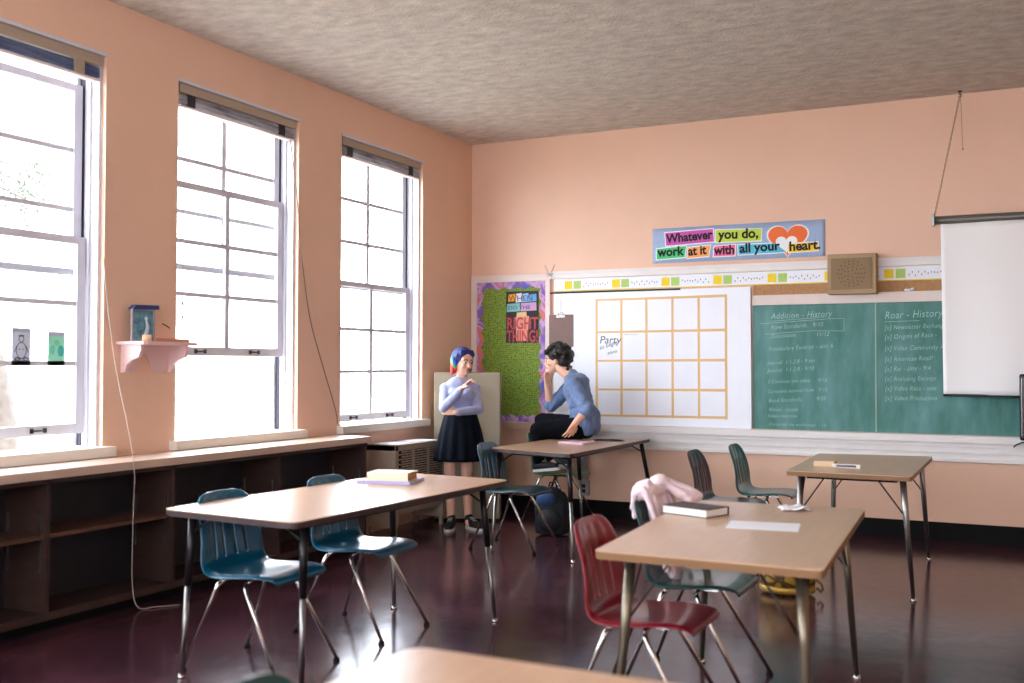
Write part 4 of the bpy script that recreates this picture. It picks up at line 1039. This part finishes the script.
G_ = empty('person', (1.42, -.52, 0))
def man():
    base = V((1.42, -.52, 0)); e = G_
    F = head_frame((-.97, -.22, -.10), (-.12, 0, 1)); hc = V((1.145, -.50, 1.445))
    neck = V((1.265, -.50, 1.325)); ch = V((1.345, -.505, 1.17)); wa = V((1.41, -.52, .99)); pe = V((1.395, -.53, .885))
    shN = V((1.375, -.68, 1.245)); shF = V((1.27, -.34, 1.255)); elN = V((1.56, -.80, 1.02)); wrN = V((1.475, -.86, .905))
    elF = V((1.035, -.385, 1.03)); wrF = V((1.040, -.475, 1.225)); hipN = V((1.40, -.62, .85)); hipF = V((1.40, -.43, .85))
    knN = V((1.095, -.79, .835)); anN = V((1.085, -.745, .535)); knF = V((.965, -.42, .895)); anF = V((1.085, -.46, .545))
    ax = (wa-neck).normalized(); sl_ = V((.28, .96, 0)).normalized()
    b = MB(); p, R = add_head(b, hc, F, 1.0)
    b.cap(neck+V((.02, 0, -.03)), hc+V((.025, 0, -.05)), .058, .054)
    side = (shF-shN).normalized(); upv = (neck-wa).normalized(); fw = side.cross(upv).normalized(); RT = Matrix((fw, side, fw.cross(side))).transposed()
    def torso(b, g=0):
        b.cap(shN, shF, .060+g, .060+g); b.sphere(ch, (.105+g, .165+g, .125+g), RT, 3); b.sphere(ch.lerp(wa, .5), (.102+g, .150+g, .12+g), RT, 3)
        b.sphere(wa, (.105+g, .148+g, .11+g), RT, 3); b.sphere(pe, (.12+g, .165+g, .105), RT, 3); b.cap(neck+V((.03, 0, -.03)), ch, .06+g, .10+g)
        b.sphere(ch.lerp(neck, .45)+V((.05, 0, 0)), (.085+g, .14+g, .08+g), RT, 3)
    torso(b)
    def arm(b, a, c_, d_, r0, r1, r2): b.cap(a, c_, r0, r1); b.cap(c_, d_, r1, r2)
    arm(b, shN, elN, wrN, .054, .042, .028); arm(b, shF, elF, wrF, .054, .042, .028)
    hand(b, wrN, V((-.45, .15, -.75)), V((-.5, .5, .3)), 1.05, [.15, .22, .28, .35], -1, .35)
    hand(b, wrF+V((0, -.005, .01)), V((.02, -.03, 1)), V((.7, -.35, .2)), 1.0, [.75, .95, 1.0, 1.05], -1, .0)
    for hp, kn, an in ((hipN, knN, anN), (hipF, knF, anF)): b.cap(hp, kn, .085, .056); b.cap(kn, an, .054, .036); 
    b.cap(anN, anN+V((.05, -.02, -.035)), .036, .03); b.cap(anF, anF+V((.05, -.02, -.02)), .036, .03)
    o = b.build('body', M['skin2'], e); remesh(o, .0065, 3); rl(o, base)
    face_parts(p, R, None, 1.0, M['hairb'], M['lip'])
    b = MB(); torso(b, .014); arm(b, shN, elN, elN.lerp(wrN, .12), .070, .062, .056); arm(b, shF, elF, elF.lerp(wrF, .15), .068, .060, .052)
    b.cap(wa+V((.06, -.10, -.02)), pe+V((.085, -.08, -.03)), .07, .075); b.cap(wa+V((.06, .08, -.02)), pe+V((.085, .06, -.03)), .07, .075)
    o = b.build('shirt', M['knit'], e); remesh(o, .008, 3, .020); rl(o, base)
    b = MB(); b.sphere(pe+V((-.01, 0, -.01)), (.135, .178, .10), RT, 3)
    for hp, kn, an in ((hipN, knN, anN), (hipF, knF, anF)): b.cap(hp, kn, .102, .074); b.cap(kn, kn.lerp(an, .93), .072, .052)
    o = b.build('trousers', M['denim'], e); remesh(o, .009, 3, .012); rl(o, base)
    rl(shoe('shoe', V((1.045, -.75, .468)), V((.95, -.10, .12)), e, (-.1, 0, 1)), base)
    rl(shoe('shoe', V((1.05, -.45, .478)), V((.95, -.15, .12)), e, (-.1, 0, 1)), base)
    f_, l_, u_ = F
    def hp_(a, q_, d): return hc+(f_*a+l_*q_+u_*d)
    b = MB(); rn = random.Random(5)
    b.sphere(hp_(-.022, 0, .045), (.105, .090, .090), R, 3); b.sphere(hp_(-.060, 0, -.015), (.065, .080, .075), R, 3)
    for k in range(150):
        th = rn.uniform(0, 2*PI); ph = rn.uniform(-.55, 1.5); d_ = V((math.cos(th)*math.cos(ph), math.sin(th)*math.cos(ph), math.sin(ph)))
        if d_.x > .35 and d_.z < .52: continue
        if d_.x > -.25 and d_.z < -.15: continue
        q = hp_(-.026+d_.x*.122, d_.y*.106, .042+d_.z*.108); b.sphere(q, rn.uniform(.014, .027), sub=1)
    for k in range(8): b.sphere(hp_(.088+rn.uniform(-.01, .012), -.055+.016*k, .082+rn.uniform(-.012, .012)), .020, sub=1)
    for k in range(10): b.sphere(hp_(-.10+rn.uniform(-.01, .02), -.06+.013*k, -.075+rn.uniform(-.02, .01)), .020, sub=1)
    o = b.build('hair', M['hairb'], e); remesh(o, .0065, 1); rl(o, base)
man()
for o in list(bpy.data.objects):
    if o.parent is None and o.name.split('.')[0] in ('eye', 'eyebrow', 'lips'):
        o.parent = G_; o.location = -G_.location
tag(G_, 'man with curly dark hair and blue-grey shirt, seated on the table edge, hand at chin', 'person')

# ------------------------------------------------------------------ outside
structure(MB().box(-40, -TW-.05, -30, 20, -1.2, -1.0).build('ground', M['grass']), 'pale yard outside the windows')
def house():
    e = empty('neighbouring_house', (-10, 3, -1.0))
    b = MB()
    for k in range(26): z_ = .2+k*.25; b.prism([(-.05, z_), (.0, z_), (.035, z_+.005), (.0, z_+.25), (-.05, z_+.25)], -6, 7, 'y') if False else b.box(-.2, .02+.0*k, -6, 7, z_, z_+.235)
    b.box(-6, -.03, -6, 7, 0, 6.7); b.build('clapboard_wall', M['siding'], e)
    MB().prism([(-6.4, 6.7), (.6, 6.7), (.6, 6.85), (-3, 9.0), (-6.4, 6.85)], -6.5, 7.5, 'y').build('roof', flat('roof_grey', (150, 146, 146)), e)
    tag(e, 'pale clapboard house seen faintly through the middle window', 'house')
house()
def tree(x_, y_, seed, label, r_=.35, hh=7.0):
    rn = random.Random(seed); e = empty('tree', (x_, y_, -1.0))
    MB().tube([(0, .1, 0), (0, 0, 1.5), (0, -.12, 2.3), (0, -.55, 4.0), (-.1, -1.1, hh)], [r_*1.4, r_, r_*.85, r_*.6, r_*.2], 16).build('trunk', M['bark'], e)
    br = MB(); tips = []; lf = MB()
    for k in range(5):
        p0 = V((0, -.55, 4.05+k*.05)); p1 = V((rn.uniform(-.3, .3), .25+rn.uniform(0, .5), 4.15+rn.uniform(-.2, .3))); br.tube([p0, p0.lerp(p1, .5)+V((0, 0, .1)), p1], [.02, .012, .004], 6); tips.append((p0.lerp(p1, .55), p1))
    br.build('branches', M['bark'], e)
    for p0, p1 in tips:
        for k in range(80):
            c_ = p0.lerp(p1, rn.uniform(.4, 1.15))+V((rn.gauss(0, .16), rn.gauss(0, .14), rn.gauss(0, .13))); s_ = rn.uniform(.015, .035)
            ax_ = V((rn.gauss(0, 1), rn.gauss(0, 1), rn.gauss(0, 1))).normalized(); bx2 = ax_.orthogonal().normalized()
            vs = [lf.b.verts.new(c_+ax_*s_), lf.b.verts.new(c_+bx2*s_*.45), lf.b.verts.new(c_-ax_*s_), lf.b.verts.new(c_-bx2*s_*.45)]; lf.b.faces.new(vs)
    lf.build('foliage', M['leaf'], e)
    tag(e, label, 'tree')
tree(-4.0, -2.38, 3, 'tree with a grey trunk seen through the leftmost window')
